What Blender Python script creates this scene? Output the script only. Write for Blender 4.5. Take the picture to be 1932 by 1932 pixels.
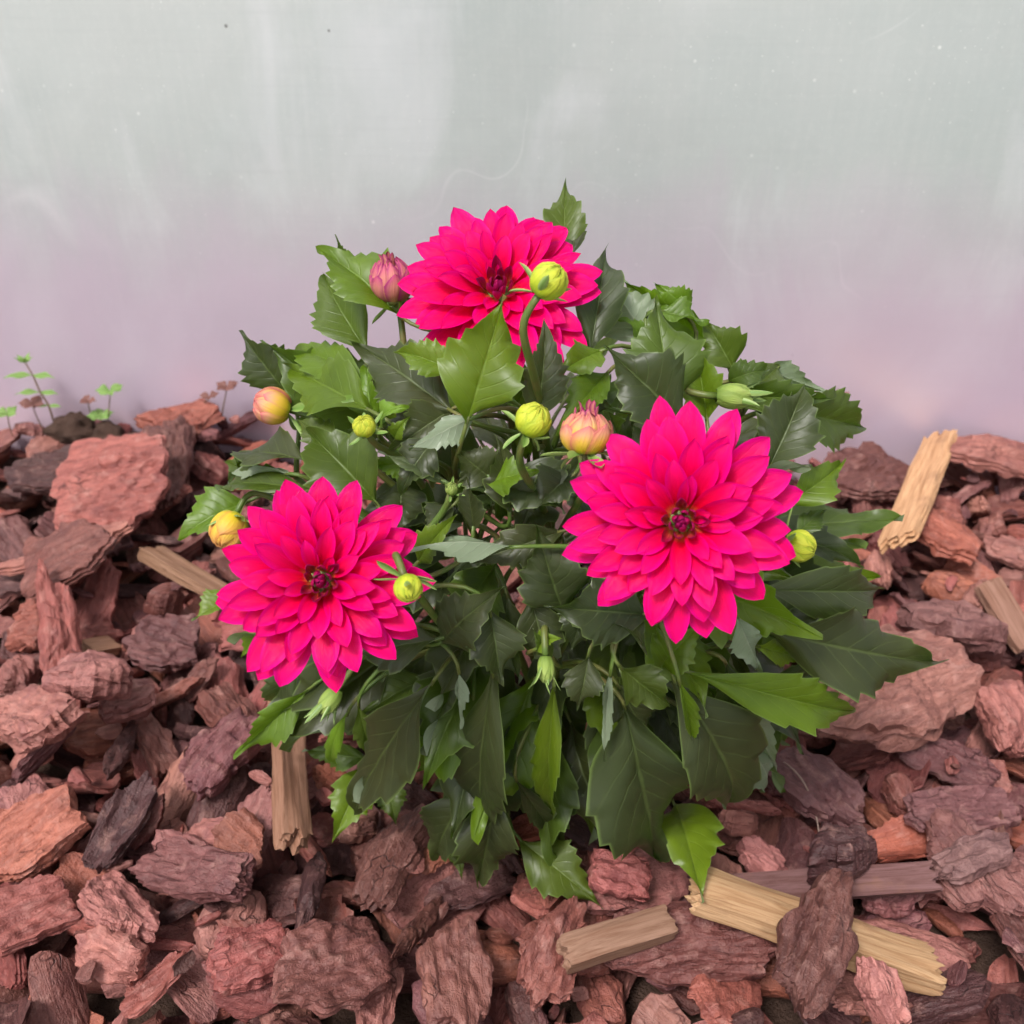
import bpy, math, random
import numpy as np
from mathutils import Vector, Matrix

# ------------------------------------------------------------------ camera, sky, sun, exposure
for o in list(bpy.data.objects):
    bpy.data.objects.remove(o)
scene = bpy.context.scene
COL = scene.collection
R = math.radians
CAM_H, PITCH, FPX = 0.60, 33.0, 1981.0          # FPX: focal length for a 1932-pixel-wide frame
cam_data = bpy.data.cameras.new('camera')
cam = bpy.data.objects.new('camera', cam_data)
COL.objects.link(cam)
cam.location = (0, 0, CAM_H)
cam.rotation_euler = (R(90 - PITCH), 0, 0)
cam_data.sensor_width = 36.0
cam_data.lens = 36.0 * FPX / 1932.0
cam_data.clip_start = 0.01
cam_data.clip_end = 500
cam_data.dof.use_dof = True
cam_data.dof.focus_distance = 0.54
cam_data.dof.aperture_fstop = 13.0
scene.camera = cam

SUN_EL, SUN_AZ = 58.0, 215.0                     # azimuth: clockwise from +Y; light comes from behind the camera, a little left
world = bpy.data.worlds.new('World')
scene.world = world
world.use_nodes = True
wn, wl = world.node_tree.nodes, world.node_tree.links
wn.clear()
sky = wn.new('ShaderNodeTexSky')
sky.sky_type = 'NISHITA'
sky.sun_disc = False
sky.sun_elevation = R(SUN_EL)
sky.sun_rotation = R(SUN_AZ)
sky.air_density = 1.0
sky.dust_density = 4.0
hs = wn.new('ShaderNodeHueSaturation')
hs.inputs['Saturation'].default_value = 0.22     # an overcast sky: same light, little blue
bg = wn.new('ShaderNodeBackground')
bg.inputs['Strength'].default_value = 0.088
wo = wn.new('ShaderNodeOutputWorld')
wl.new(sky.outputs['Color'], hs.inputs['Color'])
wl.new(hs.outputs['Color'], bg.inputs['Color'])
wl.new(bg.outputs['Background'], wo.inputs['Surface'])
sun_data = bpy.data.lights.new('sun', 'SUN')
sun_data.energy = 1.5
sun_data.angle = R(14)
sun_data.color = (1.0, 0.96, 0.92)
sun = bpy.data.objects.new('sun', sun_data)
COL.objects.link(sun)
sdir = Vector((math.sin(R(SUN_AZ)) * math.cos(R(SUN_EL)), math.cos(R(SUN_AZ)) * math.cos(R(SUN_EL)), math.sin(R(SUN_EL))))
sun.rotation_euler = sdir.to_track_quat('Z', 'Y').to_euler()
sun.location = sdir * 6
scene.view_settings.view_transform = 'Standard'
scene.view_settings.look = 'None'
scene.view_settings.gamma = 1.0
scene.view_settings.use_curve_mapping = False
scene.view_settings.exposure = 1.17
scene.cycles.max_bounces = 5
scene.cycles.adaptive_threshold = 0.03
scene.cycles.diffuse_bounces = 3
scene.cycles.glossy_bounces = 2
scene.cycles.transmission_bounces = 3

# ------------------------------------------------------------------ helpers
rng = random.Random(11)
CAMP = Vector((0, 0, CAM_H))
CF = Vector((0, math.cos(R(PITCH)), -math.sin(R(PITCH))))
CR = Vector((1, 0, 0))
CU = Vector((0, math.sin(R(PITCH)), math.cos(R(PITCH))))


def ray(px, py):
    return CF + CR * ((px - 966) / FPX) - CU * ((py - 966) / FPX)


def at(px, py, depth):                           # point seen along a direction at a real distance
    return CAMP + ray(px, py) * depth


def ground_at(px, py, z=0.02):
    r = ray(px, py)
    return CAMP + r * ((z - CAM_H) / r.z)


def depth_of(p):
    return (p - CAMP).dot(CF)


def tag(o, label=None, cat=None, group=None, kind=None):
    if label: o['label'] = label
    if cat: o['category'] = cat
    if group: o['group'] = group
    if kind: o['kind'] = kind
    return o


def make_mesh(name, verts, faces, mat, uv=None, co=None, smooth=True, sharp=None, col=None):
    me = bpy.data.meshes.new(name)
    me.from_pydata([tuple(v) for v in verts], [], faces)
    if smooth:
        me.polygons.foreach_set('use_smooth', [True] * len(me.polygons))
    if uv is not None:
        lay = me.uv_layers.new(name='UVMap')
        idx = np.zeros(len(me.loops), dtype=np.int32)
        me.loops.foreach_get('vertex_index', idx)
        lay.data.foreach_set('uv', np.asarray(uv, dtype=np.float32)[idx].ravel())
    if co is not None:
        a = me.attributes.new('bark_co', 'FLOAT_VECTOR', 'POINT')
        a.data.foreach_set('vector', np.asarray(co, dtype=np.float32).ravel())
    if col is not None:
        a = me.attributes.new('tint', 'FLOAT_COLOR', 'POINT')
        a.data.foreach_set('color', np.asarray(col, dtype=np.float32).ravel())
    if mat is not None:
        me.materials.append(mat)
    me.update()
    if sharp:
        me.set_sharp_from_angle(angle=R(sharp))
    return me


def add_obj(name, me, parent=None):
    o = bpy.data.objects.new(name, me)
    COL.objects.link(o)
    if parent is not None:
        o.parent = parent
    return o


def _h(ix, iy, iz, seed):
    n = (ix.astype(np.int64) * 374761393 + iy.astype(np.int64) * 668265263 + iz.astype(np.int64) * 2147483647 + seed * 1274126177) & 0xFFFFFFFF
    n = ((n ^ (n >> 13)) * 1274126177) & 0xFFFFFFFF
    n = (n ^ (n >> 16)) & 0xFFFFFFFF
    return n.astype(np.float64) / 2147483648.0 - 1.0


def vnoise(x, y, z=0.0, seed=0):
    x, y, z = np.broadcast_arrays(np.asarray(x, float), np.asarray(y, float), np.asarray(z, float))
    ix, iy, iz = np.floor(x), np.floor(y), np.floor(z)
    fx, fy, fz = x - ix, y - iy, z - iz
    fx, fy, fz = fx * fx * (3 - 2 * fx), fy * fy * (3 - 2 * fy), fz * fz * (3 - 2 * fz)
    out = 0
    for dx in (0, 1):
        for dy in (0, 1):
            for dz in (0, 1):
                w = (fx if dx else 1 - fx) * (fy if dy else 1 - fy) * (fz if dz else 1 - fz)
                out = out + w * _h(ix + dx, iy + dy, iz + dz, seed)
    return out


def tube(points, radii, sides=8):
    pts = [Vector(p) for p in points]
    V, F = [], []
    up = Vector((0.3, 0.5, 0.8)).normalized()
    for i, p in enumerate(pts):
        d = (pts[min(i + 1, len(pts) - 1)] - pts[max(i - 1, 0)]).normalized()
        a = d.cross(up)
        if a.length < 1e-3:
            a = d.cross(Vector((1, 0, 0)))
        a.normalize()
        b = d.cross(a).normalized()
        for k in range(sides):
            t = 2 * math.pi * k / sides
            V.append(p + (a * math.cos(t) + b * math.sin(t)) * radii[i])
    n = len(pts)
    for i in range(n - 1):
        for k in range(sides):
            k2 = (k + 1) % sides
            F.append((i * sides + k, i * sides + k2, (i + 1) * sides + k2, (i + 1) * sides + k))
    F.append(tuple(reversed(range(sides))))
    F.append(tuple((n - 1) * sides + k for k in range(sides)))
    uv = [(i / (n - 1), k / sides) for i in range(n) for k in range(sides)]
    return V, F, uv


def bezier(p0, p1, p2, p3, n=12):
    out = []
    for i in range(n + 1):
        t = i / n
        out.append(p0 * (1 - t) ** 3 + p1 * 3 * t * (1 - t) ** 2 + p2 * 3 * t * t * (1 - t) + p3 * t ** 3)
    return out


# ------------------------------------------------------------------ materials
class NT:
    def __init__(self, name):
        self.m = bpy.data.materials.new(name)
        self.m.use_nodes = True
        self.t = self.m.node_tree
        self.t.nodes.clear()
        self.out = self.n('ShaderNodeOutputMaterial')

    def n(self, kind, **kw):
        nd = self.t.nodes.new(kind)
        for k, v in kw.items():
            setattr(nd, k, v)
        return nd

    def l(self, a, b):
        self.t.links.new(a, b)

    def val(self, sock, v):
        if hasattr(v, 'links') or isinstance(v, bpy.types.NodeSocket):
            self.l(v, sock)
        else:
            sock.default_value = v

    def math(self, op, a, b=0.0, c=0.0, clamp=False):
        nd = self.n('ShaderNodeMath', operation=op, use_clamp=clamp)
        for s, v in zip(nd.inputs, (a, b, c)):
            self.val(s, v)
        return nd.outputs[0]

    def mix(self, f, a, b, mode='MIX'):
        nd = self.n('ShaderNodeMix', data_type='RGBA', blend_type=mode)
        self.val(nd.inputs[0], f)
        for s, v in ((nd.inputs[6], a), (nd.inputs[7], b)):
            self.val(s, v if not isinstance(v, tuple) or len(v) == 4 else v + (1,))
        return nd.outputs[2]

    def ramp(self, f, stops, interp='LINEAR'):
        nd = self.n('ShaderNodeValToRGB')
        nd.color_ramp.interpolation = interp
        el = nd.color_ramp.elements
        while len(el) < len(stops):
            el.new(0.5)
        for e, (p, c) in zip(el, stops):
            e.position = p
            e.color = c if len(c) == 4 else c + (1,)
        self.l(f, nd.inputs[0])
        return nd.outputs[0]

    def noise(self, vec, scale, detail=3, rough=0.55, dist=0.0):
        nd = self.n('ShaderNodeTexNoise')
        nd.inputs['Scale'].default_value = scale
        nd.inputs['Detail'].default_value = detail
        nd.inputs['Roughness'].default_value = rough
        nd.inputs['Distortion'].default_value = dist
        if vec is not None:
            self.l(vec, nd.inputs['Vector'])
        return nd.outputs['Fac']

    def mapping(self, vec, scale=(1, 1, 1), loc=(0, 0, 0)):
        nd = self.n('ShaderNodeMapping')
        nd.inputs['Scale'].default_value = scale
        nd.inputs['Location'].default_value = loc
        self.l(vec, nd.inputs['Vector'])
        return nd.outputs['Vector']

    def bump(self, h, strength, dist, normal=None):
        nd = self.n('ShaderNodeBump')
        nd.inputs['Strength'].default_value = strength
        nd.inputs['Distance'].default_value = dist
        self.l(h, nd.inputs['Height'])
        if normal is not None:
            self.l(normal, nd.inputs['Normal'])
        return nd.outputs['Normal']

    def principled(self, color, rough=0.7, spec=0.3, normal=None, **kw):
        p = self.n('ShaderNodeBsdfPrincipled')
        self.val(p.inputs['Base Color'], color if not isinstance(color, tuple) else color + (1,))
        self.val(p.inputs['Roughness'], rough)
        p.inputs['Specular IOR Level'].default_value = spec
        if normal is not None:
            self.l(normal, p.inputs['Normal'])
        for k, v in kw.items():
            self.val(p.inputs[k], v)
        return p.outputs[0]

    def done(self, shader):
        self.l(shader, self.out.inputs['Surface'])
        return self.m


def bark_material(name, per_object=True, wood=False):
    N = NT(name)
    at_ = N.n('ShaderNodeAttribute', attribute_name='bark_co')
    oi = N.n('ShaderNodeObjectInfo')
    vadd = N.n('ShaderNodeVectorMath', operation='ADD')
    comb = N.n('ShaderNodeCombineXYZ')
    r10 = N.math('MULTIPLY', oi.outputs['Random'], 7.0)
    N.l(r10, comb.inputs[2])
    N.l(at_.outputs['Vector'], vadd.inputs[0])
    N.l(comb.outputs[0], vadd.inputs[1])
    v = vadd.outputs[0]
    if per_object:
        tint = oi.outputs['Color']
    else:
        tint = N.n('ShaderNodeAttribute', attribute_name='tint').outputs['Color']
    if wood:
        fib = N.noise(N.mapping(v, (22, 520, 520)), 1.0, 4, 0.65, 0.8)
        fib2 = N.noise(N.mapping(v, (6, 120, 120)), 1.0, 3, 0.5)
        blot = N.noise(v, 38, 4, 0.6)
        c = N.mix(N.ramp(fib, [(0.36, (0, 0, 0)), (0.58, (1, 1, 1))]), N.mix(1.0, tint, (0.66, 0.58, 0.52), 'MULTIPLY'), tint)
        c = N.mix(N.ramp(fib2, [(0.5, (0, 0, 0)), (0.72, (0.7, 0.7, 0.7))]), c, N.mix(1.0, tint, (0.62, 0.5, 0.42), 'MULTIPLY'))
        c = N.mix(N.ramp(blot, [(0.58, (0, 0, 0)), (0.78, (0.6, 0.6, 0.6))]), c, (0.2, 0.095, 0.06))
        nrm = N.bump(N.math('ADD', N.math('MULTIPLY', fib, .5), fib2), 0.8, 0.0012)
        return N.done(N.principled(c, 0.75, 0.25, nrm))
    fib = N.noise(N.mapping(v, (30, 190, 190)), 1.0, 3, 0.62, 0.6)
    lump = N.noise(v, 70, 4, 0.65)
    big = N.noise(v, 22, 2, 0.55)
    grit = N.noise(v, 900, 1, 0.7)
    vor = N.n('ShaderNodeTexVoronoi', feature='DISTANCE_TO_EDGE')
    vor.inputs['Scale'].default_value = 1.0
    vor.inputs['Randomness'].default_value = 1.0
    dv = N.n('ShaderNodeVectorMath', operation='ADD')
    nz = N.n('ShaderNodeTexNoise')
    nz.inputs['Scale'].default_value = 60
    nz.inputs['Detail'].default_value = 1
    N.l(v, nz.inputs['Vector'])
    sc = N.n('ShaderNodeVectorMath', operation='SCALE')
    sc.inputs['Scale'].default_value = 0.02
    N.l(nz.outputs['Color'], sc.inputs[0])
    N.l(v, dv.inputs[0])
    N.l(sc.outputs[0], dv.inputs[1])
    N.l(N.mapping(dv.outputs[0], (26, 95, 95)), vor.inputs['Vector'])
    crack = N.ramp(vor.outputs['Distance'], [(0.0, (0, 0, 0)), (0.035, (1, 1, 1))])
    crack = N.math('MAXIMUM', crack, N.ramp(big, [(0.56, (1, 1, 1)), (0.68, (0, 0, 0))]))
    c = N.mix(N.ramp(fib, [(0.3, (0, 0, 0)), (0.66, (1, 1, 1))]), N.mix(1.0, tint, (0.5, 0.44, 0.46), 'MULTIPLY'), tint)
    c = N.mix(N.ramp(big, [(0.35, (0, 0, 0)), (0.7, (0.75, 0.75, 0.75))]), c, N.mix(1.0, c, (1.35, 1.42, 1.36), 'MULTIPLY'))
    dust_or_reflection = N.ramp(lump, [(0.55, (0, 0, 0)), (0.72, (0.7, 0.7, 0.7))])
    c = N.mix(dust_or_reflection, c, N.mix(0.55, tint, (0.43, 0.235, 0.2)))
    c = N.mix(N.ramp(N.noise(v, 45, 2, 0.6), [(0.58, (0, 0, 0)), (0.7, (0.7, 0.7, 0.7))]), c, N.mix(1.0, tint, (0.6, 0.55, 0.62), 'MULTIPLY'))
    c = N.mix(N.ramp(grit, [(0.66, (0, 0, 0)), (0.8, (0.4, 0.4, 0.4))]), c, (0.36, 0.22, 0.19))
    c = N.mix(N.math('SUBTRACT', 1.0, crack), c, N.mix(1.0, tint, (0.28, 0.22, 0.24), 'MULTIPLY'))
    hh = N.math('ADD', N.math('MULTIPLY', fib, 0.5), N.math('ADD', N.math('MULTIPLY', lump, 0.8), N.math('ADD', N.math('MULTIPLY', crack, 0.2), N.math('MULTIPLY', grit, 0.12))))
    n4 = N.bump(hh, 0.9, 0.0055)
    return N.done(N.principled(c, 0.6, 0.38, n4))


M_BARK = bark_material('bark')
M_FILL = bark_material('bark_fill', per_object=False)
M_WOOD = bark_material('split_wood', wood=True)


def leaf_material(name='dahlia_leaf'):
    N = NT(name)
    uv = N.n('ShaderNodeUVMap', uv_map='UVMap')
    sep = N.n('ShaderNodeSeparateXYZ')
    N.l(uv.outputs[0], sep.inputs[0])
    t, vv = sep.outputs[0], sep.outputs[1]
    oi = N.n('ShaderNodeObjectInfo')
    tint = oi.outputs['Color']
    tc = N.n('ShaderNodeTexCoord')
    av = N.math('ABSOLUTE', N.math('SUBTRACT', vv, 0.5))
    av = N.math('MULTIPLY', av, 2.0)
    mid = N.ramp(av, [(0.0, (1, 1, 1)), (0.025, (0.85, 0.85, 0.85)), (0.055, (0, 0, 0))])
    ph = N.math('MULTIPLY', N.math('SUBTRACT', t, N.math('MULTIPLY', av, 0.20)), 9.0)
    fr = N.math('ABSOLUTE', N.math('SUBTRACT', N.math('FRACT', ph), 0.5))
    lat = N.ramp(fr, [(0.0, (1, 1, 1)), (0.035, (0.6, 0.6, 0.6)), (0.085, (0, 0, 0))])
    lat = N.math('MULTIPLY', lat, N.ramp(av, [(0.0, (0.75, 0.75, 0.75)), (0.95, (0.12, 0.12, 0.12))]))
    vein = N.math('MAXIMUM', mid, lat)
    net = N.n('ShaderNodeTexVoronoi', feature='DISTANCE_TO_EDGE')
    N.l(N.mapping(tc.outputs['Object'], (260, 260, 260)), net.inputs['Vector'])
    netr = N.ramp(net.outputs['Distance'], [(0.0, (1, 1, 1)), (0.12, (0, 0, 0))])
    nz = N.noise(tc.outputs['Object'], 55, 4, 0.6)
    nz2 = N.noise(tc.outputs['Object'], 18, 2, 0.5)
    base = N.mix(N.ramp(nz, [(0.35, (0, 0, 0)), (0.7, (1, 1, 1))]), N.mix(1.0, tint, (0.78, 0.8, 0.8), 'MULTIPLY'), N.mix(1.0, tint, (1.12, 1.1, 1.0), 'MULTIPLY'))
    base = N.mix(N.ramp(nz2, [(0.4, (0, 0, 0)), (0.75, (0.5, 0.5, 0.5))]), base, N.mix(1.0, tint, (1.3, 1.2, 0.7), 'MULTIPLY'))
    base = N.mix(N.math('MULTIPLY', netr, 0.12), base, N.mix(1.0, tint, (1.6, 1.5, 1.2), 'MULTIPLY'))
    base = N.mix(N.math('MULTIPLY', vein, 0.38), base, N.mix(0.5, N.mix(1.0, tint, (2.0, 1.8, 1.4), 'MULTIPLY'), (0.16, 0.24, 0.06)))
    rim = N.ramp(av, [(0.93, (0, 0, 0)), (1.0, (0.55, 0.55, 0.55))])  # bright HDR-like outline painted into the leaf edge colour
    base = N.mix(rim, base, (0.17, 0.25, 0.06))
    geo = N.n('ShaderNodeNewGeometry')
    under = N.mix(N.math('MULTIPLY', vein, 0.5), N.mix(0.35, (0.24, 0.285, 0.20), N.mix(1.0, tint, (2.2, 2.2, 2.2), 'MULTIPLY')), (0.34, 0.38, 0.27))
    col = N.mix(geo.outputs['Backfacing'], base, under)
    h = N.math('SUBTRACT', N.math('MULTIPLY', nz, 0.5), vein)
    nrm = N.bump(h, 0.45, 0.0007)
    rough = N.math('ADD', 0.34, N.math('MULTIPLY', nz, 0.18))
    p = N.principled(col, rough, 0.45, nrm)
    tr = N.n('ShaderNodeBsdfTranslucent')
    N.l(N.mix(1.0, N.mix(0.4, tint, (0.12, 0.26, 0.012)), (1.9, 1.9, 1.0), 'MULTIPLY'), tr.inputs['Color'])
    mx = N.n('ShaderNodeMixShader')
    mx.inputs[0].default_value = 0.24
    N.l(p, mx.inputs[1])
    N.l(tr.outputs[0], mx.inputs[2])
    return N.done(mx.outputs[0])


M_LEAF = leaf_material()


def petal_material(name, stops, trans=0.3, edge=(0.86, 0.012, 0.25)):
    N = NT(name)
    uv = N.n('ShaderNodeUVMap', uv_map='UVMap')
    sep = N.n('ShaderNodeSeparateXYZ')
    N.l(uv.outputs[0], sep.inputs[0])
    t, vv = sep.outputs[0], sep.outputs[1]
    oi = N.n('ShaderNodeObjectInfo')
    av = N.math('MULTIPLY', N.math('ABSOLUTE', N.math('SUBTRACT', vv, 0.5)), 2.0)
    strk = N.noise(N.mapping(uv.outputs[0], (1.8, 30, 1)), 1.0, 3, 0.6)
    tc = N.ramp(N.math('ADD', t, N.math('MULTIPLY', N.math('SUBTRACT', strk, 0.5), 0.12)), stops)
    ef = N.math('MULTIPLY', N.ramp(av, [(0.45, (0, 0, 0)), (1.0, (1, 1, 1))]), N.ramp(t, [(0.15, (0, 0, 0)), (0.7, (0.8, 0.8, 0.8))]))
    c = N.mix(ef, tc, edge)
    c = N.mix(N.math('MULTIPLY', N.ramp(strk, [(0.42, (0, 0, 0)), (0.68, (1, 1, 1))]), 0.55), c, N.mix(1.0, c, (0.72, 1.0, 0.8), 'MULTIPLY'))
    c = N.mix(oi.outputs['Random'], N.mix(1.0, c, (0.86, 0.8, 1.0), 'MULTIPLY'), N.mix(1.0, c, (1.05, 1.0, 0.9), 'MULTIPLY'))
    nrm = N.bump(strk, 0.6, 0.001)
    p = N.principled(c, 0.3, 0.12, nrm)
    tr = N.n('ShaderNodeBsdfTranslucent')
    N.l(c, tr.inputs['Color'])
    mx = N.n('ShaderNodeMixShader')
    mx.inputs[0].default_value = trans
    N.l(p, mx.inputs[1])
    N.l(tr.outputs[0], mx.inputs[2])
    return N.done(mx.outputs[0])


M_PETAL = petal_material('petal_pink', [(0.0, (0.78, 0.36, 0.06)), (0.10, (0.82, 0.14, 0.05)), (0.22, (0.84, 0.001, 0.03)), (0.6, (0.86, 0.0005, 0.095)), (1.0, (0.85, 0.001, 0.18))], 0.24, (0.82, 0.001, 0.27))
M_PETAL_IN = petal_material('petal_inner', [(0.0, (0.5, 0.22, 0.05)), (0.25, (0.6, 0.06, 0.05)), (0.55, (0.46, 0.004, 0.07)), (1.0, (0.44, 0.012, 0.12))], 0.15, (0.46, 0.012, 0.16))


def bud_material(name, stops, stripe):
    N = NT(name)
    uv = N.n('ShaderNodeUVMap', uv_map='UVMap')
    sep = N.n('ShaderNodeSeparateXYZ')
    N.l(uv.outputs[0], sep.inputs[0])
    t, vv = sep.outputs[0], sep.outputs[1]
    strk = N.noise(N.mapping(uv.outputs[0], (1.5, 9, 1)), 1.0, 3, 0.5)
    c = N.ramp(N.math('ADD', t, N.math('MULTIPLY', N.math('SUBTRACT', strk, 0.5), 0.3)), stops)
    av = N.math('MULTIPLY', N.math('ABSOLUTE', N.math('SUBTRACT', vv, 0.5)), 2.0)
    c = N.mix(N.math('MULTIPLY', N.ramp(av, [(0.25, (0, 0, 0)), (0.85, (1, 1, 1))]), 0.9), c, stripe)
    c = N.mix(1.0, c, (0.82, 0.82, 0.82), 'MULTIPLY')
    p = N.principled(c, 0.55, 0.25, N.bump(strk, 0.6, 0.001))
    return N.done(p)


M_BUD_G = bud_material('bud_yellow_green', [(0.0, (0.2, 0.3, 0.02)), (0.35, (0.42, 0.5, 0.02)), (1.0, (0.6, 0.6, 0.06))], (0.33, 0.42, 0.03))
M_BUD_Y = bud_material('bud_yellow', [(0.0, (0.3, 0.36, 0.02)), (0.25, (0.68, 0.5, 0.02)), (0.7, (0.72, 0.42, 0.06)), (1.0, (0.68, 0.3, 0.12))], (0.62, 0.24, 0.06))
M_BUD_P = bud_material('bud_peach', [(0.0, (0.3, 0.36, 0.03)), (0.2, (0.66, 0.46, 0.02)), (0.5, (0.7, 0.42, 0.06)), (0.75, (0.68, 0.33, 0.17)), (1.0, (0.58, 0.13, 0.17))], (0.55, 0.14, 0.12))
M_BUD_R = bud_material('bud_pink', [(0.0, (0.42, 0.2, 0.1)), (0.3, (0.52, 0.17, 0.13)), (0.7, (0.58, 0.2, 0.17)), (1.0, (0.5, 0.05, 0.17))], (0.3, 0.012, 0.13))
M_BUD_C = bud_material('bud_green', [(0.0, (0.12, 0.2, 0.03)), (0.5, (0.26, 0.36, 0.07)), (1.0, (0.34, 0.42, 0.12))], (0.16, 0.24, 0.04))


def stem_material():
    N = NT('stem_green')
    tc = N.n('ShaderNodeTexCoord')
    nz = N.noise(tc.outputs['Object'], 60, 3)
    c = N.mix(N.ramp(nz, [(0.4, (0, 0, 0)), (0.7, (1, 1, 1))]), (0.075, 0.125, 0.02), (0.14, 0.115, 0.035))
    return N.done(N.principled(c, 0.45, 0.4, N.bump(nz, 0.2, 0.0005)))


M_STEM = stem_material()


def bract_material():
    N = NT('bract_green')
    uv = N.n('ShaderNodeUVMap', uv_map='UVMap')
    sep = N.n('ShaderNodeSeparateXYZ')
    N.l(uv.outputs[0], sep.inputs[0])
    av = N.math('MULTIPLY', N.math('ABSOLUTE', N.math('SUBTRACT', sep.outputs[1], 0.5)), 2.0)
    c = N.mix(N.ramp(av, [(0.0, (0, 0, 0)), (1.0, (1, 1, 1))]), (0.1, 0.19, 0.035), (0.25, 0.34, 0.1))
    return N.done(N.principled(c, 0.45, 0.4))


M_BRACT = bract_material()


def soil_material():
    N = NT('dark_soil')
    tc = N.n('ShaderNodeTexCoord')
    a = N.noise(tc.outputs['Object'], 60, 6, 0.65)
    b = N.noise(tc.outputs['Object'], 420, 4, 0.65)
    c = N.mix(a, (0.03, 0.017, 0.013), (0.13, 0.075, 0.055))
    return N.done(N.principled(c, 0.9, 0.2, N.bump(N.math('ADD', a, b), 0.9, 0.006)))


M_SOIL = soil_material()


def gravel_material():
    N = NT('pale_gravel')
    tc = N.n('ShaderNodeTexCoord')
    v = N.n('ShaderNodeTexVoronoi')
    v.inputs['Scale'].default_value = 70
    N.l(tc.outputs['Object'], v.inputs['Vector'])
    a = N.noise(tc.outputs['Object'], 1.3, 5, 0.6)
    c = N.mix(v.outputs['Color'], (0.30, 0.33, 0.29), (0.44, 0.46, 0.42))
    c = N.mix(N.ramp(a, [(0.45, (0, 0, 0)), (0.65, (1, 1, 1))]), c, (0.27, 0.32, 0.24))
    return N.done(N.principled(c, 0.85, 0.25, N.bump(v.outputs['Distance'], 0.8, 0.01)))


M_GRAVEL = gravel_material()


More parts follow.
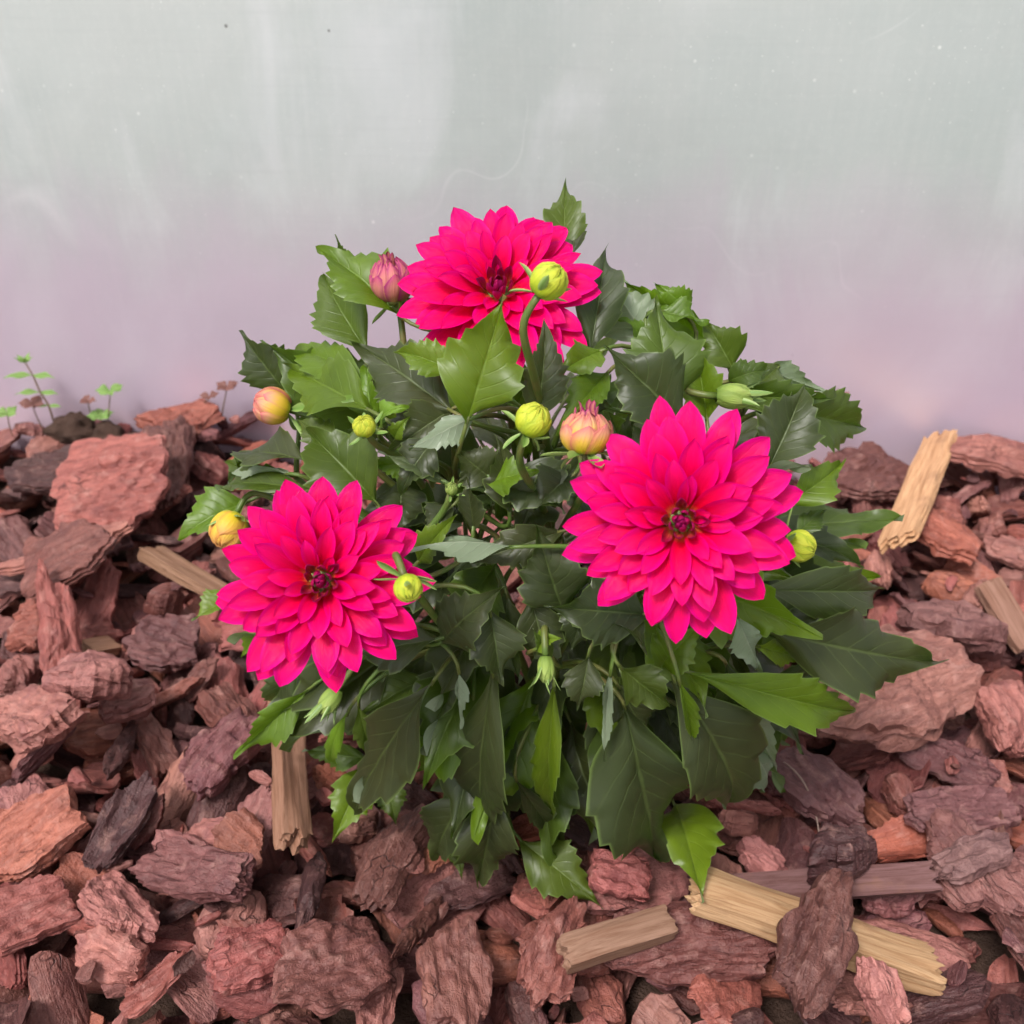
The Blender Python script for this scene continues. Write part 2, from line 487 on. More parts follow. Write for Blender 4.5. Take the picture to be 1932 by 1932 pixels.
def wall_material():
    N = NT('cloudy_plastic')
    tc = N.n('ShaderNodeTexCoord')
    p = tc.outputs['Object']
    cloud = N.noise(p, 2.6, 5, 0.55, 0.4)
    cloud2 = N.noise(N.mapping(p, (7, 1, 3.2)), 1.0, 5, 0.6, 0.6)
    strk = N.noise(N.mapping(p, (140, 1, 7)), 1.0, 4, 0.6)
    strkh = N.noise(N.mapping(p, (7, 1, 190)), 1.0, 4, 0.6)
    fine = N.noise(p, 130, 5, 0.7)
    c = N.mix(N.ramp(cloud, [(0.35, (0, 0, 0)), (0.65, (1, 1, 1))]), (0.49, 0.545, 0.54), (0.61, 0.635, 0.63))
    c = N.mix(N.ramp(cloud2, [(0.50, (0, 0, 0)), (0.70, (0.8, 0.8, 0.8))]), c, (0.74, 0.75, 0.78))
    patch = N.noise(N.mapping(p, (1.6, 1, 2.6), (2.2, 0, .7)), 1.0, 4, 0.62, 1.0)
    c = N.mix(N.ramp(patch, [(0.48, (0, 0, 0)), (0.68, (0.55, 0.55, 0.55))]), c, (0.45, 0.50, 0.50))
    c = N.mix(N.math('MULTIPLY', N.ramp(strk, [(0.42, (0, 0, 0)), (0.75, (1, 1, 1))]), 0.13), c, (0.76, 0.76, 0.75))
    c = N.mix(N.math('MULTIPLY', N.ramp(strkh, [(0.5, (0, 0, 0)), (0.75, (1, 1, 1))]), 0.14), c, (0.42, 0.44, 0.45))
    c = N.mix(N.math('MULTIPLY', N.ramp(fine, [(0.5, (0, 0, 0)), (0.75, (1, 1, 1))]), 0.16), c, (0.80, 0.81, 0.80))
    # pale dried droplets, in clusters
    for sc, th, dens in ((46, 0.10, 0.62), (95, 0.11, 0.6), (190, 0.12, 0.56)):
        v = N.n('ShaderNodeTexVoronoi')
        v.inputs['Scale'].default_value = sc
        N.l(N.mapping(p, (1, 0.001, 1), (sc * 0.01, 0, 0)), v.inputs['Vector'])
        dot = N.ramp(v.outputs['Distance'], [(th * 0.35, (1, 1, 1)), (th, (0, 0, 0))])
        s = N.n('ShaderNodeSeparateColor')
        N.l(v.outputs['Color'], s.inputs[0])
        keep = N.math('GREATER_THAN', s.outputs[0], dens)
        clus = N.ramp(N.noise(p, 5.5, 3, 0.6), [(0.45, (0.12, 0.12, 0.12)), (0.62, (1, 1, 1))])
        c = N.mix(N.math('MULTIPLY', N.math('MULTIPLY', dot, keep), N.math('MULTIPLY', clus, 1.0)), c, (0.93, 0.94, 0.93))
    # a few black specks
    v = N.n('ShaderNodeTexVoronoi')
    v.inputs['Scale'].default_value = 17
    N.l(N.mapping(p, (1, 0.001, 1.0), (3.1, 0, 1.7)), v.inputs['Vector'])
    s = N.n('ShaderNodeSeparateColor')
    N.l(v.outputs['Color'], s.inputs[0])
    dk = N.math('MULTIPLY', N.ramp(v.outputs['Distance'], [(0.02, (1, 1, 1)), (0.032, (0, 0, 0))]), N.math('GREATER_THAN', s.outputs[1], 0.8))
    c = N.mix(N.math('MULTIPLY', dk, 0.85), c, (0.05, 0.05, 0.05))
    # scuffs: thin curved pale scratches
    for loc, lim in (((1.3, 0, 4.2), 0.6), ((7.7, 0, 2.2), 0.7)):
        nn = N.noise(N.mapping(p, (3.2, 1, 2.2), loc), 1.0, 2, 0.4, 1.2)
        line = N.ramp(N.math('ABSOLUTE', N.math('SUBTRACT', nn, 0.5)), [(0.0, (1, 1, 1)), (0.0022, (0, 0, 0))])
        msk = N.ramp(N.noise(N.mapping(p, (4, 1, 4), loc), 1.0, 2), [(lim - 0.06, (0, 0, 0)), (lim + 0.04, (1, 1, 1))])
        c = N.mix(N.math('MULTIPLY', N.math('MULTIPLY', line, msk), 0.4), c, (0.85, 0.85, 0.86))
    # mauve reflection of the bark bed, painted into the sheet's lower colour
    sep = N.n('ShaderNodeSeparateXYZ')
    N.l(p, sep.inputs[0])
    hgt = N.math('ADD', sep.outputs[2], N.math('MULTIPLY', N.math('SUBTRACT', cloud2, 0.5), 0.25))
    dust_or_reflection = N.ramp(hgt, [(0.06, (1, 1, 1)), (0.24, (0.72, 0.72, 0.72)), (0.37, (0, 0, 0))])
    c = N.mix(N.math('MULTIPLY', dust_or_reflection, 0.92), c, (0.66, 0.51, 0.645))
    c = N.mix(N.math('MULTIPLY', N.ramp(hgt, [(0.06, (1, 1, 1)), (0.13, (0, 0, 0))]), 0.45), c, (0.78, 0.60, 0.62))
    rough = N.math('ADD', 0.26, N.math('MULTIPLY', cloud2, 0.2))
    nrm = N.bump(N.noise(N.mapping(p, (5, 1, 3)), 1.0, 3), 0.25, 0.02)
    pr = N.principled(c, rough, 0.75, nrm)
    tr = N.n('ShaderNodeBsdfTranslucent')
    N.l(c, tr.inputs['Color'])
    mx = N.n('ShaderNodeMixShader')
    mx.inputs[0].default_value = 0.3
    N.l(pr, mx.inputs[1])
    N.l(tr.outputs[0], mx.inputs[2])
    gl = N.n('ShaderNodeBsdfAnisotropic')
    N.l(rough, gl.inputs['Roughness'])
    gl.inputs['Color'].default_value = (1, .97, 1, 1)
    N.l(nrm, gl.inputs['Normal'])
    mg = N.n('ShaderNodeMixShader')
    mg.inputs[0].default_value = 0.15
    N.l(mx.outputs[0], mg.inputs[1])
    N.l(gl.outputs[0], mg.inputs[2])
    return N.done(mg.outputs[0])


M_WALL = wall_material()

# ------------------------------------------------------------------ ground, path, wall
me = make_mesh('ground', [(-150, -150, -0.05), (150, -150, -0.05), (150, 150, -0.05), (-150, 150, -0.05)], [(0, 1, 2, 3)], M_GRAVEL, smooth=False)
tag(add_obj('ground', me), kind='structure')
WALL_Y, WALL_YAW = 1.04, R(-3.4)


def wall_y(x):
    return WALL_Y + x * math.tan(WALL_YAW)


# the plastic sheet wall, gently rippled, with thickness
nx, nz_ = 120, 60
V, F = [], []
Wd, Ht = 4.4, 2.2
for side in (0, 1):
    for j in range(nz_ + 1):
        for i in range(nx + 1):
            x = -Wd / 2 + Wd * i / nx
            z = Ht * j / nz_
            y = 0.006 * float(vnoise(x * 1.7, z * 0.9, 0, 9)) + 0.0018 * float(vnoise(x * 7, z * 2, 0, 19)) + (0.012 if side else 0)
            V.append((x, y, z))
per = (nx + 1) * (nz_ + 1)
for j in range(nz_):
    for i in range(nx):
        a = j * (nx + 1) + i
        F.append((a, a + 1, a + nx + 2, a + nx + 1))
        F.append((per + a, per + a + nx + 1, per + a + nx + 2, per + a + 1))
for i in range(nx):
    F.append((i, per + i, per + i + 1, i + 1))
    b = nz_ * (nx + 1) + i
    F.append((b, b + 1, per + b + 1, per + b))
for j in range(nz_):
    a, b = j * (nx + 1), j * (nx + 1) + nx
    F.append((a, a + nx + 1, per + a + nx + 1, per + a))
    F.append((b, per + b, per + b + nx + 1, b + nx + 1))
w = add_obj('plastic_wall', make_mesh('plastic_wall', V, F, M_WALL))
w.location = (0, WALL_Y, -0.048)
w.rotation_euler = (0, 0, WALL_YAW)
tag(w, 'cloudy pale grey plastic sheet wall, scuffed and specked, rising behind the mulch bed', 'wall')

# ------------------------------------------------------------------ bark chips dropped one by one onto a height field
CELL = 0.003
HX0, HY0 = -1.3, 0.10
HNX, HNY = int(2.6 / CELL), int(1.05 / CELL)
gx = HX0 + (np.arange(HNX) + 0.5) * CELL
gy = HY0 + (np.arange(HNY) + 0.5) * CELL
GX, GY = np.meshgrid(gx, gy, indexing='ij')
H = -0.030 + 0.006 * vnoise(GX * 6, GY * 6, 0, 21)
# the mulch was raked up a little against the wall on the left
H = H + 0.018 * np.exp(-((GX + 0.48) / 0.36) ** 2 - ((GY - 1.03) / 0.13) ** 2) + 0.016 * np.exp(-((GX + 0.33) / 0.10) ** 2 - ((GY - 1.03) / 0.10) ** 2)

H0 = H.copy()
nx, ny = 110, 60
V, F = [], []
for j in range(ny + 1):
    for i in range(nx + 1):
        x = -1.28 + 2.56 * i / nx
        y = 0.11 + (wall_y(x) - 0.002 - 0.11) * j / ny
        e = min(1, min(i, nx - i, j) / 3)
        hz = float(H[min(int((x - HX0) / CELL), HNX - 1), min(int((y - HY0) / CELL), HNY - 1)])
        V.append((x, y, -0.046 + e * (hz + 0.046 - 0.003)))
for j in range(ny):
    for i in range(nx):
        a = j * (nx + 1) + i
        F.append((a, a + 1, a + nx + 2, a + nx + 1))
tag(add_obj('soil_bed', make_mesh('soil_bed', V, F, M_SOIL)), kind='structure')


def chip_geo(kind, L, W, T, seed, segs, rings):
    r = random.Random(seed)
    th = np.linspace(0, 2 * np.pi, segs, endpoint=False)
    if kind == 'stick':
        k = 1 - 0.12 * r.random()
        poly = [(-1, -1), (1, -k), (0.97, k), (-0.96, 1)]
    elif kind == 'strip':
        poly = [(-1, r.uniform(-.5, .3)), (-.6, -r.uniform(.7, 1)), (.3, -r.uniform(.8, 1)), (.95, -r.uniform(.2, .7)), (1, r.uniform(.1, .5)), (.5, r.uniform(.7, 1)), (-.5, r.uniform(.7, 1))]
    else:
        n = r.randint(6, 9)
        angs = sorted(2 * math.pi * (i + r.uniform(-.33, .33)) / n for i in range(n))
        pw = 3.2 if kind != 'nugget' else 2.6
        poly = []
        for a in angs:
            c, s = math.cos(a), math.sin(a)
            q = (abs(c) ** pw + abs(s) ** pw) ** (-1 / pw) * r.uniform(0.74, 1.06)
            poly.append((q * c, q * s))
    P = np.array(poly)
    P = (P - (P.max(0) + P.min(0)) / 2) / ((P.max(0) - P.min(0)) / 2)
    rad = np.full(segs, 1e9)
    for i in range(len(P)):
        a, b = P[i], P[(i + 1) % len(P)]
        d = b - a
        den = np.cos(th) * d[1] - np.sin(th) * d[0]
        den = np.where(np.abs(den) < 1e-9, 1e-9, den)
        q = (a[0] * d[1] - a[1] * d[0]) / den
        s = (np.cos(th) * (-a[1]) + np.sin(th) * a[0]) / den
        hit = (q > 0) & (s >= -1e-6) & (s <= 1 + 1e-6)
        rad = np.where(hit & (q < rad), q, rad)
    rad = np.where(rad > 3, 1.0, rad)
    amp = 0.10 if kind not in ('stick',) else 0.03
    rad = rad * (1 + amp * vnoise(np.cos(th) * 3.2, np.sin(th) * 3.2, 0, seed) + amp * 0.7 * vnoise(np.cos(th) * 9, np.sin(th) * 9, 0, seed + 5))
    ex = np.cos(th) * rad * L / 2
    ey = np.sin(th) * rad * W / 2
    if kind == 'stick':
        ex = ex + 0.025 * L * vnoise(ey * 420, np.sign(ex) * 7.0, 0, seed + 3) * (np.abs(ex) > 0.4 * L)
    ss = np.linspace(0, 1, rings + 1)[1:] ** 0.85
    layers = []                                   # (scale, z fraction)
    rows_x, rows_y, rows_s, rows_z = [], [], [], []
    for s in ss:
        rows_x.append(ex * s); rows_y.append(ey * s); rows_s.append(np.full(segs, s)); rows_z.append(np.full(segs, 1.0))
    nside = 4 if rings > 8 else 2
    for k in range(1, nside + 1):
        f = 1 - 2 * k / (nside + 1)
        jag = 1 + 0.05 * vnoise(np.cos(th) * 7, np.sin(th) * 7, f * 9, seed + 8) - (0.03 if k % 2 else -0.02)
        rows_x.append(ex * jag); rows_y.append(ey * jag); rows_s.append(np.full(segs, 1.0)); rows_z.append(np.full(segs, f))
    for s in ss[::-1]:
        rows_x.append(ex * s); rows_y.append(ey * s); rows_s.append(np.full(segs, s)); rows_z.append(np.full(segs, -1.0))
    X = np.concatenate([[0.0]] + rows_x + [[0.0]])
    Y = np.concatenate([[0.0]] + rows_y + [[0.0]])
    S = np.concatenate([[0.0]] + rows_s + [[0.0]])
    Zf = np.concatenate([[1.0]] + rows_z + [[-1.0]])
    if kind == 'nugget':
        prof = np.sqrt(np.clip(1 - 0.72 * S ** 4, 0, 1))
    elif kind == 'stick':
        prof = 1 - 0.12 * S ** 8
    elif kind == 'strip':
        prof = 1 - 0.45 * S ** 4
    else:
        prof = 1 - 0.22 * S ** 9
    Z = Zf * prof * T / 2
    sgn = np.sign(Zf)
    nzs = seed + np.where(Zf >= 0, 0, 77)
    top = Zf > 0
    if kind == 'stick':
        Z += sgn * T * 0.05 * vnoise(X * 12, Y * 260, top * 5.0, seed) * (np.abs(Zf) == 1)
        Z += sgn * T * 0.16 * vnoise(X * 22, Y * 70, top * 9.0, seed + 2)
    else:
        base = vnoise(X * 26, Y * 52, top * 13.0, seed + 1)
        q = (base * 0.5 + 0.5) * 4.0
        fl = np.floor(q)
        fr = q - fl
        terr = (fl + np.clip((fr - 0.5) * 7 + 0.5, 0, 1)) / 4.0 - 0.5
        ta = {'nugget': 0.42, 'slab': 0.85, 'flake': 0.5, 'strip': 0.5}[kind] * T
        full = (np.abs(Zf) == 1)
        Z += sgn * full * ta * terr * (1 - 0.5 * S ** 6)
        rough = min(T, 0.012) * 0.16
        Z += sgn * full * (rough * vnoise(X * 60, Y * 210, top * 3.0, seed + 2) + rough * 0.8 * vnoise(X * 170, Y * 260, top * 3.0, seed + 4))
        if kind == 'nugget':
            Z += T * 0.2 * vnoise(X * 38, Y * 38, Zf * 2, seed + 6)
            Y += W * 0.05 * vnoise(X * 50, Y * 50, Zf * 2, seed + 7)
    cv = {'slab': r.uniform(-.06, .14), 'flake': r.uniform(.12, .34) * r.choice((-1, 1, 1)), 'nugget': 0, 'strip': r.uniform(-.1, .2), 'stick': 0}[kind]
    Z += cv * W * (2 * Y / W) ** 2
    Z += r.uniform(-.05, .05) * L * (2 * X / L) ** 2 * (kind != 'stick')
    tw = r.uniform(-1, 1) * (0.25 if kind != 'stick' else 0.02)
    a = tw * X / L * 2
    Y2 = Y * np.cos(a) - Z * np.sin(a)
    Z = Y * np.sin(a) + Z * np.cos(a)
    V = np.stack([X, Y2, Z], 1)
    nr = len(rows_x)
    F = [(0, 1 + k, 1 + (k + 1) % segs) for k in range(segs)]
    for i in range(nr - 1):
        a0, b0 = 1 + i * segs, 1 + (i + 1) * segs
        for k in range(segs):
            k2 = (k + 1) % segs
            F.append((a0 + k, b0 + k, b0 + k2, a0 + k2))
    a0 = 1 + (nr - 1) * segs
    last = len(V) - 1
    F += [(a0 + k, last, a0 + (k + 1) % segs) for k in range(segs)]
    return V, F


def place(Vs, x, y, yaw, wobble=0.2, sink=93, settle=0.75, r=rng):
    """rest a chip (dense local vertices) on the height field; returns the matrix and raises the field"""
    c, s = math.cos(yaw), math.sin(yaw)
    P0 = Vs.copy()
    P0[:, 0], P0[:, 1] = Vs[:, 0] * c - Vs[:, 1] * s + x, Vs[:, 0] * s + Vs[:, 1] * c + y
    ix = np.clip(((P0[:, 0] - HX0) / CELL).astype(int), 0, HNX - 1)
    iy = np.clip(((P0[:, 1] - HY0) / CELL).astype(int), 0, HNY - 1)
    h = H[ix, iy]
    A = np.stack([P0[:, 0] - x, P0[:, 1] - y, np.ones(len(h))], 1)
    w = np.exp((h - h.max()) / 0.01) + 0.05        # high spots carry it
    sol = np.linalg.lstsq(A * w[:, None], h * w, rcond=None)[0]
    gx_, gy_ = np.clip(sol[0] * settle, -.6, .6), np.clip(sol[1] * settle, -.6, .6)
    n = Vector((-gx_ + r.gauss(0, wobble), -gy_ + r.gauss(0, wobble), 1)).normalized()
    rot = Vector((0, 0, 1)).rotation_difference(n).to_matrix() @ Matrix.Rotation(yaw, 3, 'Z')
    Rm = np.array(rot)
    P = Vs @ Rm.T
    P[:, 0] += x
    P[:, 1] += y
    lim = wall_y(float(x)) - 0.008
    over = P[:, 1].max() - lim
    if over > 0:
        P[:, 1] -= over
        y -= over
    ix = np.clip(((P[:, 0] - HX0) / CELL).astype(int), 0, HNX - 1)
    iy = np.clip(((P[:, 1] - HY0) / CELL).astype(int), 0, HNY - 1)
    z = np.percentile((H[ix, iy] - P[:, 2])[P[:, 2] < np.median(P[:, 2])], sink)
    P[:, 2] += z
    np.maximum.at(H, (ix, iy), P[:, 2])
    M = rot.to_4x4()
    M.translation = Vector((x, y, z))
    return M


BASE = Vector((0.03, 0.57, -0.02))


def height(p):
    i = min(max(int((p[0] - HX0) / CELL), 0), HNX - 1)
    j = min(max(int((p[1] - HY0) / CELL), 0), HNY - 1)
    return float(H[i, j])


TINTS = {'red': (0.235, 0.070, 0.058), 'pink': (0.30, 0.118, 0.10), 'brown': (0.155, 0.055, 0.045), 'purple': (0.150, 0.056, 0.056), 'dark': (0.080, 0.029, 0.028),
         'rust': (0.28, 0.088, 0.058), 'grey': (0.17, 0.088, 0.086), 'tan': (0.54, 0.30, 0.165), 'pale': (0.50, 0.295, 0.18), 'oak': (0.28, 0.15, 0.10)}


def tint_var(t, r, a=0.14):
    k = 1 + r.uniform(-a, a) * 2.0
    return tuple(c * k * (1 + r.uniform(-a, a) * 0.4) for c in TINTS[t])


# --- the uncountable lower layer, one object
fv, ff, fc, ft = [], [], [], []
foff = 0
fill_src = []
for i in range(36):
    kind = rng.choice(['slab', 'slab', 'flake', 'flake', 'nugget', 'strip'])
    L = rng.uniform(0.025, 0.07)
    W = L * (rng.uniform(.45, .8) if kind != 'strip' else rng.uniform(.18, .3))
    T = {'slab': .009, 'flake': .005, 'nugget': .018, 'strip': .007}[kind] * rng.uniform(.8, 1.3)
    fill_src.append((chip_geo(kind, L, W, T, 5000 + i, 22, 5), chip_geo(kind, L, W, T, 5000 + i, 60, 14)[0]))


def fill_chip(x, y, k=None, scale=1.0, wob=0.36, src=None):
    global foff
    (V, F), D = src or rng.choice(fill_src)
    M = place(D * scale, x, y, rng.uniform(0, 6.28), wob)
    A = np.array(M.to_3x3())
    P = (V * scale) @ A.T + np.array(M.translation)
    fv.append(P)
    ff.extend([tuple(a + foff for a in f) for f in F])
    fc.append(V + np.array([rng.uniform(0, 3), rng.uniform(0, 3), rng.uniform(0, 3)]))
    t = tint_var(rng.choice(['red', 'red', 'brown', 'purple', 'dark', 'pink', 'rust']), rng)
    ft.append(np.tile(np.array(t + (1,)), (len(V), 1)))
    foff += len(V)


def low_spot(cands, half=5):
    best = None
    for (x, y) in cands:
        i = int((x - HX0) / CELL)
        j = int((y - HY0) / CELL)
        sl = (slice(max(0, i - half), i + half + 1), slice(max(0, j - half), j + half + 1))
        a = H[sl] - H0[sl]
        e = float(a.mean()) + 0.5 * float(a.max()) if a.size else 9
        if best is None or e < best[0]:
            best = (e, x, y)
    return best[1], best[2]


def spot():
    x = rng.uniform(-1.26, 1.26)
    return x, rng.uniform(0.17, wall_y(x) - 0.015)


for i in range(2250):
    x, y = low_spot([spot() for _ in range(10)])
    if (x - BASE.x) ** 2 + (y - BASE.y) ** 2 < 0.03 ** 2:
        continue
    fill_chip(x, y)

# --- single chips: the random ones
SRC = {}
SPEC = {'slab': (0.038, 0.078, .40, .72, .0080), 'flake': (0.032, 0.064, .4, .7, .0045), 'nugget': (0.028, 0.048, .55, .8, .017), 'strip': (0.045, 0.085, .16, .28, .008)}
for kind, (l0, l1, w0, w1, T) in SPEC.items():
    SRC[kind] = []
    for i in range(12):
        L = rng.uniform(l0, l1)
        V, F = chip_geo(kind, L, L * rng.uniform(w0, w1), T * rng.uniform(.75, 1.3), 900 + 31 * i + len(kind), 84, 18)
        SRC[kind].append((V, make_mesh('bark_' + kind, V, F, M_BARK, co=V, sharp=36)))
LABEL = {
    ('slab', 'red'): 'flat reddish-brown bark slab', ('slab', 'brown'): 'flat mid-brown bark slab', ('slab', 'purple'): 'flat dull purplish bark slab', ('slab', 'pink'): 'flat dusty pink bark slab',
    ('flake', 'red'): 'thin curved reddish bark flake', ('flake', 'dark'): 'thin curved dark bark flake', ('flake', 'rust'): 'thin curved rust-orange bark flake',
    ('nugget', 'pink'): 'chunky dusty pink bark nugget', ('nugget', 'brown'): 'chunky mid-brown bark nugget', ('nugget', 'red'): 'chunky reddish bark nugget',
    ('strip', 'red'): 'narrow reddish bark strip', ('strip', 'brown'): 'narrow mid-brown bark strip', ('strip', 'dark'): 'narrow dark brown bark strip'}
KEYS = list(LABEL)
KW = [6, 4, 4, 5, 5, 3, 3, 3, 1, 2, 3, 2, 2]


def single(kind, tint, V, me, x, y, yaw, label, group, wob=0.2, mat4=None, sink=93, name=None):
    M = place(V, x, y, yaw, wob, sink)
    o = add_obj(name or ('bark_chip' if kind != 'stick' else 'wood_splinter'), me)
    o.matrix_world = M
    o.color = tint_var(tint, rng, 0.16) + (1,)
    tag(o, label, 'bark chip' if kind != 'stick' else 'wood splinter', group)
    return o


def hidden_by_plant(px, py):
    return ((px - 990) / 480) ** 2 + ((py - 1060) / 400) ** 2 < 1


LOOSE = []
count = 0
while count < 246:
    px, py = rng.uniform(-20, 1952), rng.uniform(800, 1960)
    p = ground_at(px, py, 0.01)
    if hidden_by_plant(px, py) or p.y > wall_y(p.x) - 0.015:
        continue
    if rng.random() > (depth_of(p) / 1.25) ** 2 * 1.4:      # even cover on the ground, not in the picture
        continue
    cand = [(p.x, p.y)]
    for _ in range(5):
        qx, qy = p.x + rng.gauss(0, .06), p.y + rng.gauss(0, .06)
        if .2 < qy < wall_y(qx) - .015:
            cand.append((qx, qy))
    p.x, p.y = low_spot(cand, 7)
    key = rng.choices(KEYS, KW)[0]
    V, me = rng.choice(SRC[key[0]])
    LOOSE.append((single(key[0], key[1], V, me, p.x, p.y, rng.uniform(0, 6.28), LABEL[key], None, 0.36), key, V))
    count += 1

# crumbs
crumb_src = []
for i in range(14):
    kind = rng.choice(['slab', 'nugget', 'strip', 'flake'])
    L = rng.uniform(0.008, 0.022)
    W = L * rng.uniform(.3, .8)
    crumb_src.append((chip_geo(kind, L, W, rng.uniform(.002, .006), 7000 + i, 14, 3), chip_geo(kind, L, W, .004, 7000 + i, 30, 8)[0]))
for i in range(420):
    x = rng.uniform(-.8, .8)
    y = rng.uniform(0.25, wall_y(x) - 0.012)
    if (x - BASE.x) ** 2 + (y - BASE.y) ** 2 > 0.03 ** 2:
        fill_chip(x, y, src=rng.choice(crumb_src), wob=0.4)
